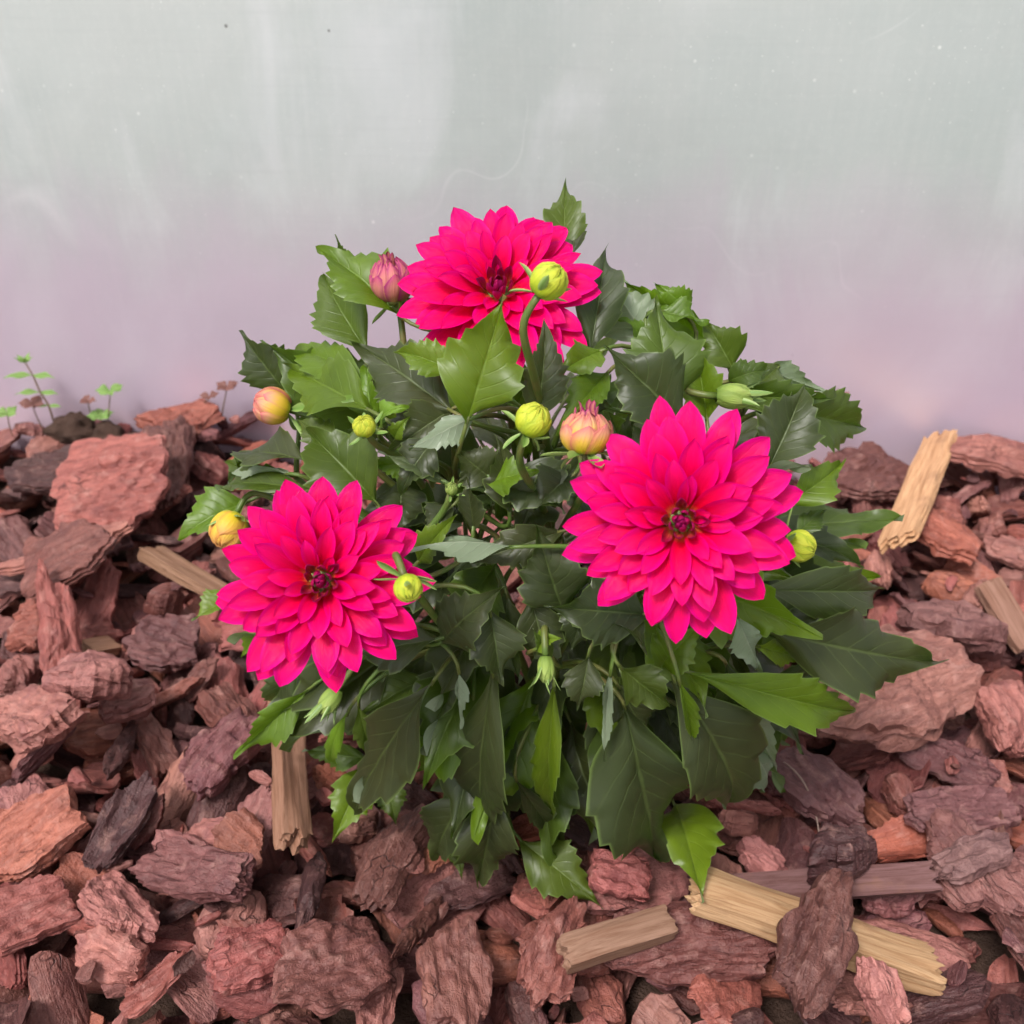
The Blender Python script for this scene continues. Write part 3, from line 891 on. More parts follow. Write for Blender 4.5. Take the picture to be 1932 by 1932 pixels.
# --- single chips that can be recognised: kind, tint, end pixel, end pixel, width, thickness, label
NAMED = [
    ('nugget', 'rust', (365, 815), (455, 770), 95, .022, 'crumpled orange-brown bark lump heaped against the wall beside a wilting weed'),
    ('nugget', 'brown', (290, 885), (320, 770), 95, .022, 'upright rough brown bark nugget leaning on the heap at the wall foot'),
    ('slab', 'dark', (0, 905), (200, 900), 70, .009, 'wide dark slab of bark standing on edge below the weeds'),
    ('slab', 'pink', (205, 925), (310, 905), 65, .012, 'small light pinkish slab perched on a broad bark slab'),
    ('slab', 'red', (118, 985), (350, 975), 115, .013, 'broad warm brown bark slab with a small slab perched on it'),
    ('strip', 'pink', (0, 1035), (246, 1060), 66, .014, 'long pink furrowed bark strip at the edge of a broad slab'),
    ('slab', 'brown', (45, 1140), (235, 1125), 100, .011, 'dull brown bark slab under the long pink furrowed strip'),
    ('nugget', 'rust', (0, 1190), (98, 1190), 95, .022, 'light orange squarish bark block next to an upright post-like piece'),
    ('strip', 'red', (118, 1160), (140, 1365), 78, .020, 'post-like squared bark piece with a dark broken end'),
    ('slab', 'purple', (238, 1165), (365, 1185), 110, .012, 'purplish scaly bark slab below a pale striped splinter'),
    ('nugget', 'pink', (190, 1330), (290, 1300), 110, .022, 'rounded pink bark nugget with wavy ridges'),
    ('nugget', 'pink', (10, 1330), (150, 1450), 125, .026, 'large pitted pink bark nugget shaped like a boot'),
    ('nugget', 'pink', (135, 1460), (290, 1410), 105, .026, 'oval tan-pink bark nugget split by one dark crack'),
    ('slab', 'red', (400, 1290), (480, 1420), 110, .013, 'scaly bark slab by the drooping leaf under the left bloom'),
    ('slab', 'purple', (370, 1575), (500, 1440), 92, .014, 'smooth purplish-brown slab leaning towards the upright grey splinter'),
    ('flake', 'rust', (415, 1560), (500, 1610), 95, .007, 'cup-shaped glossy rust bark flake beside the upright grey splinter'),
    ('slab', 'pink', (295, 1580), (410, 1650), 80, .012, 'pale torn bark slab with a ragged upper layer'),
    ('flake', 'dark', (190, 1640), (285, 1490), 75, .009, 'dark folded bark flake propped on its edge'),
    ('slab', 'rust', (-30, 1640), (170, 1540), 110, .014, 'large curved orange-brown bark slab with layered rim'),
    ('slab', 'red', (-20, 1800), (140, 1720), 110, .011, 'leaf-shaped bark slab with a sharp layered edge'),
    ('slab', 'pink', (180, 1650), (275, 1800), 120, .013, 'triangular pink bark slab with a torn papery corner'),
    ('slab', 'purple', (262, 1665), (492, 1750), 92, .016, 'long trough-shaped purplish slab with ragged lower rim'),
    ('slab', 'red', (400, 1840), (560, 1760), 105, .014, 'thick reddish bark slab lying over the end of the trough-shaped slab'),
    ('slab', 'brown', (515, 1900), (720, 1800), 150, .014, 'large rounded dull brown bark slab with fine cracks'),
    ('strip', 'dark', (610, 1600), (570, 1790), 40, .012, 'thin dark bark strip leaning beside the upright grey splinter'),
    ('slab', 'brown', (690, 1745), (790, 1570), 120, .015, 'tall brown bark slab below the hanging leaves'),
    ('strip', 'brown', (738, 1860), (838, 1695), 34, .010, 'slender rod-like bark strip pointing up at the hanging leaves'),
    ('slab', 'brown', (850, 1765), (875, 1950), 140, .012, 'wedge-shaped brown bark slab narrowing towards the plant'),
    ('nugget', 'red', (1110, 1695), (1222, 1690), 75, .020, 'blunt reddish bark block touching the lowest dahlia leaf'),
    ('slab', 'red', (1085, 1700), (1010, 1880), 100, .014, 'tongue-shaped reddish bark slab under the lowest dahlia leaf'),
    ('slab', 'brown', (1125, 1865), (1455, 1850), 135, .014, 'very long oval dark brown bark slab'),
    ('slab', 'purple', (1440, 1440), (1610, 1580), 90, .016, 'grey-purple wrinkled bark piece running down from the big pink slab'),
    ('nugget', 'pink', (1490, 1400), (1800, 1320), 190, .034, 'very big rugged pink bark slab by the pointed green leaf'),
    ('strip', 'pink', (1740, 890), (1960, 870), 62, .018, 'long furrowed pink-brown strip lying along the wall foot'),
    ('slab', 'brown', (1560, 940), (1710, 880), 110, .014, 'broad brown slab at the wall foot behind the tan board'),
    ('slab', 'rust', (1700, 1060), (1830, 1110), 80, .014, 'orange-brown pointed slab beside the tan board'),
    ('nugget', 'purple', (1690, 1190), (1900, 1240), 150, .030, 'bulky dark purplish bark lump with deep folds'),
    ('nugget', 'pink', (1850, 1330), (1950, 1420), 130, .026, 'knobbly pinkish bark lump above a dark lens-shaped slab'),
    ('slab', 'purple', (1712, 1560), (1928, 1530), 80, .013, 'lens-shaped purplish slab with a dark curved line'),
    ('slab', 'pink', (1730, 1620), (1900, 1790), 130, .016, 'pink cracked bark slab under a crinkled grey scrap'),
    ('nugget', 'grey', (1745, 1700), (1880, 1660), 75, .018, 'crinkled grey bark scrap on a pink slab'),
    # split wood, lying on top
    ('stick', 'tan', (1752, 908), (1668, 1136), 72, .010, 'flat tan board of split wood with one jagged end'),
    ('stick', 'oak', (1838, 1150), (1945, 1228), 36, .010, 'short narrow beige splinter beside the bulky dark lump'),
    ('stick', 'oak', (553, 1325), (556, 1682), 58, .016, 'upright grey-tan wood splinter beside the left side of the plant'),
    ('stick', 'oak', (300, 1108), (432, 1190), 42, .011, 'pale striped splinter pointing at the left bloom'),
    ('stick', 'pale', (228, 1238), (172, 1284), 30, .008, 'tiny pale frayed splinter by the post-like bark piece'),
    ('stick', 'oak', (1062, 1812), (1262, 1748), 56, .014, 'short brown-tan wood splinter crossing behind the tongue-shaped slab'),
    ('stick', 'grey', (1335, 1668), (1752, 1692), 46, .013, 'long weathered grey splinter pinned under a dark bark knob'),
    ('stick', 'pale', (1298, 1745), (1772, 1820), 74, .017, 'long pale yellow split splinter pinned under a bark slab'),
    # and what pins them down
    ('nugget', 'dark', (1515, 1650), (1640, 1680), 125, .028, 'dark dull bark knob sitting on the weathered grey splinter'),
    ('slab', 'brown', (1552, 1735), (1490, 1960), 140, .016, 'upright brown bark slab laid across the pale yellow splinter'),
    ('slab', 'pink', (1610, 1800), (1720, 1900), 62, .014, 'small pointed pink bark piece beside the pale yellow splinter'),
]
MARKS = {}
for key_, short in (('flat tan board', 'tan board'), ('short narrow beige', 'short beige splinter'), ('upright grey-tan', 'upright grey-tan splinter'), ('pale striped', 'pale striped splinter'), ('tiny pale', 'tiny pale splinter'),
                    ('short brown-tan', 'short brown-tan splinter'), ('long weathered', 'weathered grey splinter'), ('long pale yellow', 'long pale yellow splinter'), ('very big rugged', 'very big pink slab'), ('very long oval', 'very long oval slab'),
                    ('large pitted', 'pitted boot-shaped nugget'), ('long trough', 'trough-shaped slab'), ('large curved', 'large curved orange-brown slab'), ('long pink furrowed', 'long pink furrowed strip'), ('crumpled orange', 'crumpled orange-brown lump'),
                    ('bulky dark', 'bulky dark purplish lump'), ('long furrowed', 'long furrowed strip along the wall'), ('lens-shaped', 'lens-shaped purplish slab'), ('wedge-shaped', 'wedge-shaped brown slab'), ('tall brown', 'tall brown slab below the hanging leaves')):
    for row in NAMED:
        if row[6].startswith(key_):
            MARKS[row[6]] = short
MARK_AT = []
for i, (kind, tint, a, b, wpx, T, label) in enumerate(NAMED):
    zz = height(ground_at((a[0] + b[0]) / 2, (a[1] + b[1]) / 2)) + T * .6
    zz = height(ground_at((a[0] + b[0]) / 2, (a[1] + b[1]) / 2, zz)) + T * .6
    A, B = ground_at(*a, zz), ground_at(*b, zz)
    d = B - A
    L = d.length
    mx_, my_ = (a[0] + b[0]) / 2, (a[1] + b[1]) / 2
    ux, uy = b[0] - a[0], b[1] - a[1]
    q = math.hypot(ux, uy)
    s1, s2 = ground_at(mx_ - uy / q * wpx / 2, my_ + ux / q * wpx / 2, zz), ground_at(mx_ + uy / q * wpx / 2, my_ - ux / q * wpx / 2, zz)
    perp = Vector((-d.y, d.x, 0)).normalized()
    W = abs((s1 - s2).dot(perp))
    W = min(W, L * 0.95)
    c = (A + B) / 2
    V, F = chip_geo(kind, L, W, T, 3000 + i * 17, 96, 22)
    me = make_mesh('bark_' + kind, V, F, M_WOOD if kind == 'stick' else M_BARK, co=V, sharp=36)
    o = single(kind, tint, V, me, c.x, c.y, math.atan2(d.y, d.x), label, None, 0.03 if kind == 'stick' else 0.1, sink=97 if kind == 'stick' else 90)
    if label in MARKS:
        MARK_AT.append((c.x, c.y, MARKS[label]))
# tell the loose chips apart by size and by the landmark they lie next to
MARK_AT += [(ground_at(*q).x, ground_at(*q).y, n) for q, n in (((100, 810), 'tall green weed'), ((1000, 850), 'wall behind the dahlia'), ((980, 1560), 'dahlia stems'), ((1180, 1720), 'lowest dahlia leaf'), ((460, 1240), 'left bloom'), ((1560, 1150), 'right bloom'))]
for o, key, V in LOOSE:
    x, y = o.matrix_world.translation.x, o.matrix_world.translation.y
    near = min(MARK_AT, key=lambda m: (m[0] - x) ** 2 + (m[1] - y) ** 2)[2]
    ln = V[:, 0].max() - V[:, 0].min()
    l0, l1 = SPEC[key[0]][:2]
    size = 'big ' if ln > l0 + .66 * (l1 - l0) else 'small ' if ln < l0 + .33 * (l1 - l0) else ''
    tag(o, size + LABEL[key] + ' lying near the ' + near, group='bark chips near the ' + near)

me = make_mesh('bark_mulch', np.concatenate(fv), ff, M_FILL, co=np.concatenate(fc), col=np.concatenate(ft), sharp=48)
tag(add_obj('bark_mulch', me), 'small reddish-brown bark bits filling the gaps of the mulch bed', 'mulch', kind='stuff')

# ------------------------------------------------------------------ the dahlia
plant = bpy.data.objects.new('dahlia_plant', None)
COL.objects.link(plant)
plant.location = BASE
plant.empty_display_size = 0.05
tag(plant, 'bushy dahlia with three hot pink blooms, yellow-green buds and toothed green leaves', 'plant')
bpy.context.view_layer.update()
PINV = Matrix.Translation(-BASE)


def part(name, V, F, mat, parent=None, uv=None, color=None, sharp=None):
    """world-space vertices -> a child mesh of the plant"""
    me = make_mesh(name, [Vector(v) - BASE for v in V], F, mat, uv=uv, sharp=sharp)
    o = add_obj(name, me, parent or plant)
    if color:
        o.color = color
    return o


DC = Vector((0.03, 0.565, 0.205))
DR = Vector((0.20, 0.145, 0.205))


def dome_depth(px, py):
    """forward depth of the leafy dome's front surface in a direction (nearest approach outside it)"""
    r = ray(px, py)
    o = CAMP - DC
    a = sum((r[i] / DR[i]) ** 2 for i in range(3))
    b = 2 * sum(r[i] * o[i] / DR[i] ** 2 for i in range(3))
    c = sum((o[i] / DR[i]) ** 2 for i in range(3)) - 1
    disc = b * b - 4 * a * c
    if disc > 0:
        return (-b - math.sqrt(disc)) / (2 * a)
    return -b / (2 * a)


def clear_ground(p):
    p = p.copy()
    back = (CAMP - p).normalized()
    for i in range(40):
        if p.z > height(p) + 0.006:
            break
        p += back * 0.004
    return p


LT = np.array([0, .04, .10, .18, .28, .38, .50, .62, .74, .84, .92, .97, 1.0])
LW = np.array([.035, .085, .24, .58, .91, 1.0, .88, .60, .33, .165, .075, .03, 0.0])


def leaf_geo(L, W, fold=18, bend=25, wave=0.5, teeth=6, twist=0, seed=0, nrow=54):
    r = random.Random(seed)
    t = np.linspace(0, 1, nrow + 1)
    f = np.interp(t, LT, LW)
    k = np.convolve(np.pad(f, 2, mode='edge'), np.ones(5) / 5, 'valid') * 1.04
    f = np.where((t > .05) & (t < .95), k, f)
    cols = np.array([-1, -.78, -.5, -.25, -.06, 0, .06, .25, .5, .78, 1])
    V, UV = [], []
    offs = [r.uniform(-.25, .25), r.uniform(-.25, .25)]
    asym = [1 + r.uniform(-.1, .1), 1 + r.uniform(-.1, .1)]
    # centre line as an arc
    ang = np.radians(bend) * (t ** 1.25)
    cx = np.concatenate([[0], np.cumsum(np.cos(ang[:-1]))]) / nrow
    cz = -np.concatenate([[0], np.cumsum(np.sin(ang[:-1]))]) / nrow
    ch = math.hypot(cx[-1], cz[-1])
    ca, sa = cx[-1] / ch, cz[-1] / ch
    X = (cx * ca + cz * sa) / ch
    Zc = (-cx * sa + cz * ca) / ch
    dX, dZ = np.gradient(X), np.gradient(Zc)
    ln = np.hypot(dX, dZ)
    dX, dZ = dX / ln, dZ / ln
    tf = math.tan(R(fold))
    ph = r.uniform(0, 6.28)
    for i in range(nrow + 1):
        for v in cols:
            sd = 0 if v < 0 else 1
            a = abs(v)
            hw = f[i] * W / 2 * asym[sd]
            fwd = 0.0
            if .24 < t[i] < .80:
                u = (t[i] - .24) / .56 * teeth + offs[sd] + .22 * math.sin(9 * t[i] + seed + 3 * sd)
                p = u - math.floor(u)
                size = (0.25 + 0.13 * math.sin(math.floor(u) * 2.3 + seed + sd * 1.7)) * (0.15 + 0.85 * f[i]) * min(1, (t[i] - .2) / .22) * min(1, (.82 - t[i]) / .12)
                hw += (W / 2) * size * (p ** 1.2 - 0.5) * a ** 3
                fwd = 0.05 * size * p * a ** 4 * L
            hw = max(hw, 0.0)
            y = v * hw
            along = X[i] * L + 0.05 * L * a ** 1.5 * f[i] + fwd
            z = abs(y) * tf
            lat = math.cos(2 * math.pi * (t[i] - a * .20) * 9.0)
            z += -0.010 * W * (-lat) * (1 - a) * min(1, a * 5) * f[i] * 1.6
            z += 0.016 * W * math.sin(t[i] * 23 + a * 7 + seed) * math.sin(a * 9 + t[i] * 11 + seed * 2) * f[i]
            z += wave * 0.09 * W * a * a * math.sin(2 * math.pi * 1.7 * t[i] + ph + (1.9 if sd else 0))
            z -= 0.018 * W * math.exp(-(a / .07) ** 2)
            z -= 0.10 * W * a ** 4 * f[i]
            tw = R(twist) * t[i]
            y, z = y * math.cos(tw) - z * math.sin(tw), y * math.sin(tw) + z * math.cos(tw)
            V.append((along - z * dZ[i], y, Zc[i] * L + z * dX[i]))
            UV.append((t[i], v * .5 + .5))
    n = len(cols)
    F = []
    for i in range(nrow):
        for j in range(n - 1):
            a = i * n + j
            F.append((a, a + n, a + n + 1, a + 1))
    return V, F, UV


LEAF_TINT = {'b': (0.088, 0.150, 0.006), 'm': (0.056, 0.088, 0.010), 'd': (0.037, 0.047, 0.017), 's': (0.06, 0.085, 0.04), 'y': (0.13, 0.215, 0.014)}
STEMS = []                                       # sampled points of the main stems


def near_stem(p):
    best = None
    for q in STEMS:
        if q.z > p.z + 0.015:
            continue
        e = (q - p).length + 0.5 * max(0, q.z - p.z + 0.03)
        if best is None or e < best[0]:
            best = (e, q)
    return best[1] if best else BASE + Vector((0, 0, .03))


def put_leaf(B, T, W, tone, normal, roll=0, fold=18, bend=25, wave=.5, twist=0, seed=0, petiole=True, teeth=6, flip=False):
    ax = T - B
    L = ax.length
    ax.normalize()
    n = normal - ax * normal.dot(ax)
    if n.length < 1e-4:
        n = CU - ax * CU.dot(ax)
    n.normalize()
    n = Matrix.Rotation(R(roll), 3, ax) @ n
    if flip:
        n = -n
        bend = -bend
    s = n.cross(ax).normalized()
    V, F, UV = leaf_geo(L, W, fold, bend, wave, teeth, twist, seed)
    P = [B + ax * v[0] + s * v[1] + n * v[2] for v in V]
    rr = random.Random(seed + 9)
    col = LEAF_TINT[tone]
    k = 1 + rr.uniform(-.12, .12)
    lf = part('leaf', P, F, M_LEAF, uv=UV, color=(col[0] * k * (1 + rr.uniform(-.1, .1)), col[1] * k, col[2] * k, 1))
    if petiole:
        q = near_stem(B - ax * 0.02)
        d = (q - B).length
        pts = bezier(B + ax * 0.004, B - ax * min(.03, d * .4), q + Vector((0, 0, .35 * d)) * .6 + (B - q) * .2, q, 10)
        rad = [0.0010 + 0.0009 * i / 10 for i in range(11)]
        V2, F2, U2 = tube(pts, rad, 7)
        part('petiole', V2, F2, M_STEM, parent=lf, uv=U2)
    return lf


# --- flower heads (pixel of the eye, radius in pixels, distance, facing offset right/up, seed)
def frame_from(n, spin=0.0):
    n = n.normalized()
    x = CR - n * CR.dot(n)
    x.normalize()
    y = n.cross(x)
    c, s = math.cos(spin), math.sin(spin)
    return x * c + y * s, y * c - x * s, n


PT = np.array([0, .12, .28, .45, .58, .70, .80, .88, .94, .98, 1.0])
PW = np.array([.30, .44, .72, .94, 1.0, .96, .84, .63, .38, .16, 0.0])


def petal_geo(length, width, e0, e1, base_r, base_z, az, cup, seed, rows=14, tip=0.0):
    r = random.Random(seed)
    cols = np.array([-1, -.8, -.55, -.28, 0, .28, .55, .8, 1])
    V, UV, F = [], [], []
    rr, zz = base_r, base_z
    side = r.uniform(-.12, .12)
    roll = r.uniform(-.22, .22)
    notch = r.uniform(.4, 1)
    for i in range(rows + 1):
        t = i / rows
        e = R(e0 + (e1 - e0) * t ** 1.3) + (tip * max(0, t - .72) ** 2 * 6)
        if i:
            rr += math.sin(e) * length / rows
            zz += math.cos(e) * length / rows
        hw = float(np.interp(t, PT, PW)) * width / 2
        nr, nz = -math.cos(e), math.sin(e)
        for v in cols:
            off = cup * hw * (v * v) + roll * v * hw
            off += 0.06 * hw * math.cos(v * 7.5) * notch * (1 - abs(v)) 
            off -= 0.12 * width * max(0, t - .8) * 3 * (1 - abs(v)) * 0.5
            x = v * hw * (1 - 0.22 * cup * abs(v)) + side * length * t * t * .5
            r_ = rr + nr * off
            z_ = zz + nz * off
            c, s = math.cos(az), math.sin(az)
            V.append((r_ * c - x * s, r_ * s + x * c, z_))
            UV.append((t, v * .5 + .5))
    n = len(cols)
    for i in range(rows):
        for j in range(n - 1):
            a = i * n + j
            F.append((a, a + n, a + n + 1, a + 1))
    return V, F, UV


def lathe(prof, sides=16):
    V, F, UV = [], [], []
    for k, (r_, z_) in enumerate(prof):
        for j in range(sides):
            a = 2 * math.pi * j / sides
            V.append((r_ * math.cos(a), r_ * math.sin(a), z_))
            UV.append((k / (len(prof) - 1), j / sides))
    for k in range(len(prof) - 1):
        for j in range(sides):
            j2 = (j + 1) % sides
            F.append((k * sides + j, k * sides + j2, (k + 1) * sides + j2, (k + 1) * sides + j))
    F.append(tuple(reversed(range(sides))))
    F.append(tuple((len(prof) - 1) * sides + j for j in range(sides)))
    return V, F, UV


def make_stem(pts, r0, r1, parent=None, sides=9, register=True):
    n = len(pts) - 1
    V, F, UV = tube(pts, [r0 + (r1 - r0) * i / n for i in range(n + 1)], sides)
    if register:
        STEMS.extend(pts)
    return part('stem', V, F, M_STEM, parent=parent, uv=UV)


def flower(px, py, rpx, depth, tr, tu, seed, npet=74, nin=24, spin=0.3, flat=0.0):
    c = at(px, py, depth)
    n = (-ray(px, py).normalized() + CR * tr + CU * tu).normalized()
    X, Y, Z = frame_from(n, spin)
    Rr = rpx * depth / FPX
    r = random.Random(seed)

    def tow(V):
        return [c + X * v[0] + Y * v[1] + Z * v[2] for v in V]
    base = lathe([(0.004, -.30 * Rr), (.10 * Rr, -.27 * Rr), (.17 * Rr, -.17 * Rr), (.16 * Rr, -.05 * Rr), (.10 * Rr, .03 * Rr), (.03 * Rr, .05 * Rr)], 18)
    fl = part('flower', tow(base[0]), base[1], M_BRACT, uv=base[2])
    ga = math.pi * (3 - math.sqrt(5))
    for i in range(npet):
        u = i / (npet - 1)                        # 0 inner .. 1 outer
        e0 = 40 + 44 * u ** .8 + r.uniform(-6, 6)
        e1 = 52 + 44 * u ** .7 + r.uniform(-8, 8) + flat
        length = Rr * (0.24 + 0.64 * u ** 0.45) * r.uniform(.90, 1.07)
        width = Rr * (0.13 + 0.165 * u ** .5) * r.uniform(.88, 1.12)
        base_r = Rr * (.085 + .07 * u)
        base_z = Rr * (.03 - .15 * u)
        cup = 0.42 - 0.26 * u + r.uniform(-.12, .16)
        V, F, UV = petal_geo(length, width, e0, e1, base_r, base_z, i * ga + r.uniform(-.14, .14), cup, seed * 100 + i, tip=r.uniform(-.6, 1.0))
        part('petal', tow(V), F, M_PETAL, parent=fl, uv=UV)
    for i in range(nin):
        u = i / (nin - 1)
        e0 = 14 + 26 * u
        e1 = -75 + 62 * u + r.uniform(-12, 12)
        length = Rr * (.17 + .12 * u)
        V, F, UV = petal_geo(length, Rr * (.07 + .045 * u), e0, e1 + 22 * u, Rr * (.012 + .095 * u), Rr * (.05 - .02 * u), i * ga + 1.0, .75, seed * 50 + i, rows=9)
        part('petal', tow(V), F, M_PETAL_IN, parent=fl, uv=UV)
    return c, n, Rr, fl


FL = [dict(px=1284, py=984, rpx=232, depth=0.455, tr=0.03, tu=-0.02, seed=3, spin=.4),
      dict(px=606, py=1096, rpx=212, depth=0.475, tr=-0.10, tu=0.00, seed=7, spin=1.1),
      dict(px=942, py=552, rpx=202, depth=0.545, tr=-0.05, tu=0.50, seed=13, spin=2.0)]
heads = []
for f in FL:
    heads.append(flower(**f))
for (c, n, Rr, fl) in heads:
    p0 = c - n * Rr * 0.27
    pts = bezier(BASE + Vector((rng.uniform(-.01, .01), rng.uniform(-.01, .01), 0.0)), BASE + Vector((0, 0, .14)), p0 - n * 0.07 - Vector((0, 0, .04)), p0, 20)
    make_stem(pts, 0.005, 0.0027)
# leafy side shoots without a bloom
for (px, py, d) in ((700, 760, .05), (860, 930, .05), (1040, 860, .05), (1250, 760, .05), (1390, 800, .06), (880, 1230, .05), (1050, 1260, .05), (1270, 1260, .04), (1400, 1150, .05), (640, 960, .06), (1000, 700, .06), (560, 900, .06), (1450, 980, .06)):
    q = at(px, py, dome_depth(px, py) + d)
    dq = q - BASE
    pts = bezier(BASE + Vector((rng.uniform(-.015, .015), rng.uniform(-.015, .015), 0.0)), BASE + Vector((dq.x * .2, dq.y * .2, .08 + .3 * q.z)), BASE + Vector((dq.x * .7, dq.y * .7, q.z * .8)), q, 16)
    make_stem(pts, 0.0034, 0.0018)


# --- buds
def bract(c, X, Y, Z, r0, z0, az, length, width, e0, e1, parent):
    V, F, UV = petal_geo(length, width, e0, e1, r0, z0, az, .5, int(az * 1000) % 997 + 3, rows=9)
    part('bract', [c + X * v[0] + Y * v[1] + Z * v[2] for v in V], F, M_BRACT, parent=parent, uv=UV)


def bud(px, py, rpx, dpx, dpy, tilt, mat, stretch=1.0, lift=0.03, nb=5, blen=1.1, seed=0, openness=0.0, stem_px=None, n=10, spread=(70, 150)):
    """dpx,dpy: picture direction of the bud's tip; tilt: how far the tip leans towards the camera (0..1)"""
    dep = dome_depth(px, py) - lift
    c = at(px, py, dep)
    rr = rpx * dep / FPX
    d2 = (CR * dpx - CU * dpy).normalized()
    Zx = (d2 * (1 - tilt) - ray(px, py).normalized() * tilt).normalized()
    X, Y, Z = frame_from(Zx, seed * .7)
    r = random.Random(seed)
    V, F, UV = [], [], []
    # core
    prof = [(rr * .25, -rr * .95 * stretch)]
    for k in range(1, 9):
        a = math.pi * (k / 9)
        prof.append((rr * .93 * math.sin(a), -rr * .93 * stretch * math.cos(a)))
    prof.append((rr * .1, rr * .93 * stretch))
    V0, F0, U0 = lathe(prof, 18)
    V += V0; F += F0; UV += [(u[0], .5) for u in U0]
    # overlapping scales wrapped round it
    for lay in range(3):
        m = (n, n - 2, n - 4)[lay]
        for i in range(m):
            az = 2 * math.pi * (i + .5 * lay) / m + r.uniform(-.14, .14)
            half = math.pi / m * r.uniform(1.25, 1.7)
            off = len(V)
            rows, colsn = 11, 6
            top = math.pi * ((.98, .88, .70)[lay] - openness * .10) + r.uniform(-.10, .10)
            bulge = (1.0, 1.045, 1.09)[lay] + .02 * (i % 2) + openness * .05 + r.uniform(-.012, .012)
            for a_ in range(rows + 1):
                t = a_ / rows
                th = .18 * math.pi + (top - .18 * math.pi) * t
                w_ = half * min(1, 1.25 * (1 - t ** 4) + .02)
                for b_ in range(colsn + 1):
                    v = b_ / colsn * 2 - 1
                    ph = az + v * w_ + .45 * t
                    k2 = bulge + .05 * (1 - v * v) - .02 - .05 * (1 if v > .6 else 0) + openness * .10 * t ** 3
                    sr = rr * math.sin(th) * k2
                    if openness and t > .8:
                        sr += rr * openness * .3 * (t - .8)
                    V.append((sr * math.cos(ph), sr * math.sin(ph), -rr * stretch * math.cos(th) * k2 + rr * openness * .55 * max(0, t - .75)))
                    UV.append((t, v * .5 + .5))
            for a_ in range(rows):
                for b_ in range(colsn):
                    q = off + a_ * (colsn + 1) + b_
                    F.append((q, q + 1, q + colsn + 2, q + colsn + 1))
    o = part('bud', [c + X * v[0] + Y * v[1] + Z * v[2] for v in V], F, mat, uv=UV)
    for i in range(nb):
        az = 2 * math.pi * i / nb + r.uniform(-.25, .25)
        e0 = r.uniform(*spread)
        bract(c, X, Y, Z, rr * .25, -rr * stretch * .98, az, rr * blen * 1.7 * r.uniform(.75, 1.2), rr * .62 * r.uniform(.8, 1.15), e0, e0 + r.uniform(-60, 25), o)
    if openness > .3:
        for i in range(9):
            az = 2 * math.pi * i / 9 + r.uniform(-.2, .2)
            V, F, UV = petal_geo(rr * r.uniform(.45, .85), rr * .36, -20 + r.uniform(-15, 30), r.uniform(-30, 25), rr * r.uniform(.35, .6), rr * stretch * .72, az, .5, seed * 31 + i, rows=8)
            part('petal_tip', [c + X * v[0] + Y * v[1] + Z * v[2] for v in V], F, M_BUD_R, parent=o, uv=UV)
    p0 = c - Z * rr * stretch * .9
    if stem_px:
        q = at(stem_px[0], stem_px[1], dome_depth(*stem_px[:2]) - stem_px[2])
        q2 = near_stem(q * .5 + DC * .5 - Vector((0, 0, .03)))
        pts = bezier(p0, p0 - Z * .03, q, q2, 16)
    else:
        q2 = near_stem(p0 - Z * .04)
        pts = bezier(p0, p0 - Z * .03, q2 + Vector((0, -.005, .03)), q2, 12)
    make_stem(pts[::-1], .0022, .0017, parent=o, sides=8, register=False)
    return o


bud(740, 530, 37, -.25, -1, .32, M_BUD_R, 1.02, .035, 6, 1.0, 1, .5, (735, 600, .01), n=12)
bud(1036, 530, 32, .55, -.75, .3, M_BUD_G, 1.05, .095, 6, 1.25, 2, 0, (1022, 600, .085), spread=(50, 140))
bud(514, 766, 32, -1, -.25, .25, M_BUD_P, 1.05, .03, 5, 1.0, 3, .12, (590, 800, .01), n=9)
bud(687, 804, 20, -.2, -.5, .55, M_BUD_G, 1.0, .035, 6, 1.2, 4, spread=(60, 130))
bud(1006, 792, 31, .35, -.7, .35, M_BUD_G, 1.0, .05, 6, 1.2, 5, 0, (1032, 880, .02), spread=(50, 140))
bud(1106, 818, 44, .02, -1, .18, M_BUD_P, .84, .055, 7, .95, 6, .35, (1115, 890, .02), n=11, spread=(80, 130))
bud(431, 1000, 32, -.35, .75, .25, M_BUD_Y, 1.1, .035, 5, 1.3, 7, 0, (480, 930, .01), n=9, spread=(30, 120))
bud(770, 1110, 25, .2, .6, .35, M_BUD_G, 1.0, .098, 6, 1.4, 8, 0, (735, 1085, .07), spread=(40, 120))
bud(1510, 1030, 28, .9, .25, .3, M_BUD_G, 1.0, .06, 6, 1.4, 9, 0, (1440, 1032, .045), spread=(40, 130))
bud(1385, 748, 22, 1, .03, .05, M_BUD_C, 1.6, .02, 8, 2.4, 10, 0, None, spread=(8, 26))
bud(1030, 1262, 15, .05, 1, .1, M_BUD_C, 1.7, .035, 7, 2.6, 11, 0, (1032, 1215, .02), spread=(8, 30))
bud(622, 1322, 17, -.55, .8, .1, M_BUD_C, 1.7, .02, 7, 2.6, 12, 0, None, spread=(8, 30))
bud(852, 922, 11, .1, -.6, .5, M_BUD_C, 1.2, .01, 6, 1.6, 14, 0, None, spread=(20, 100))

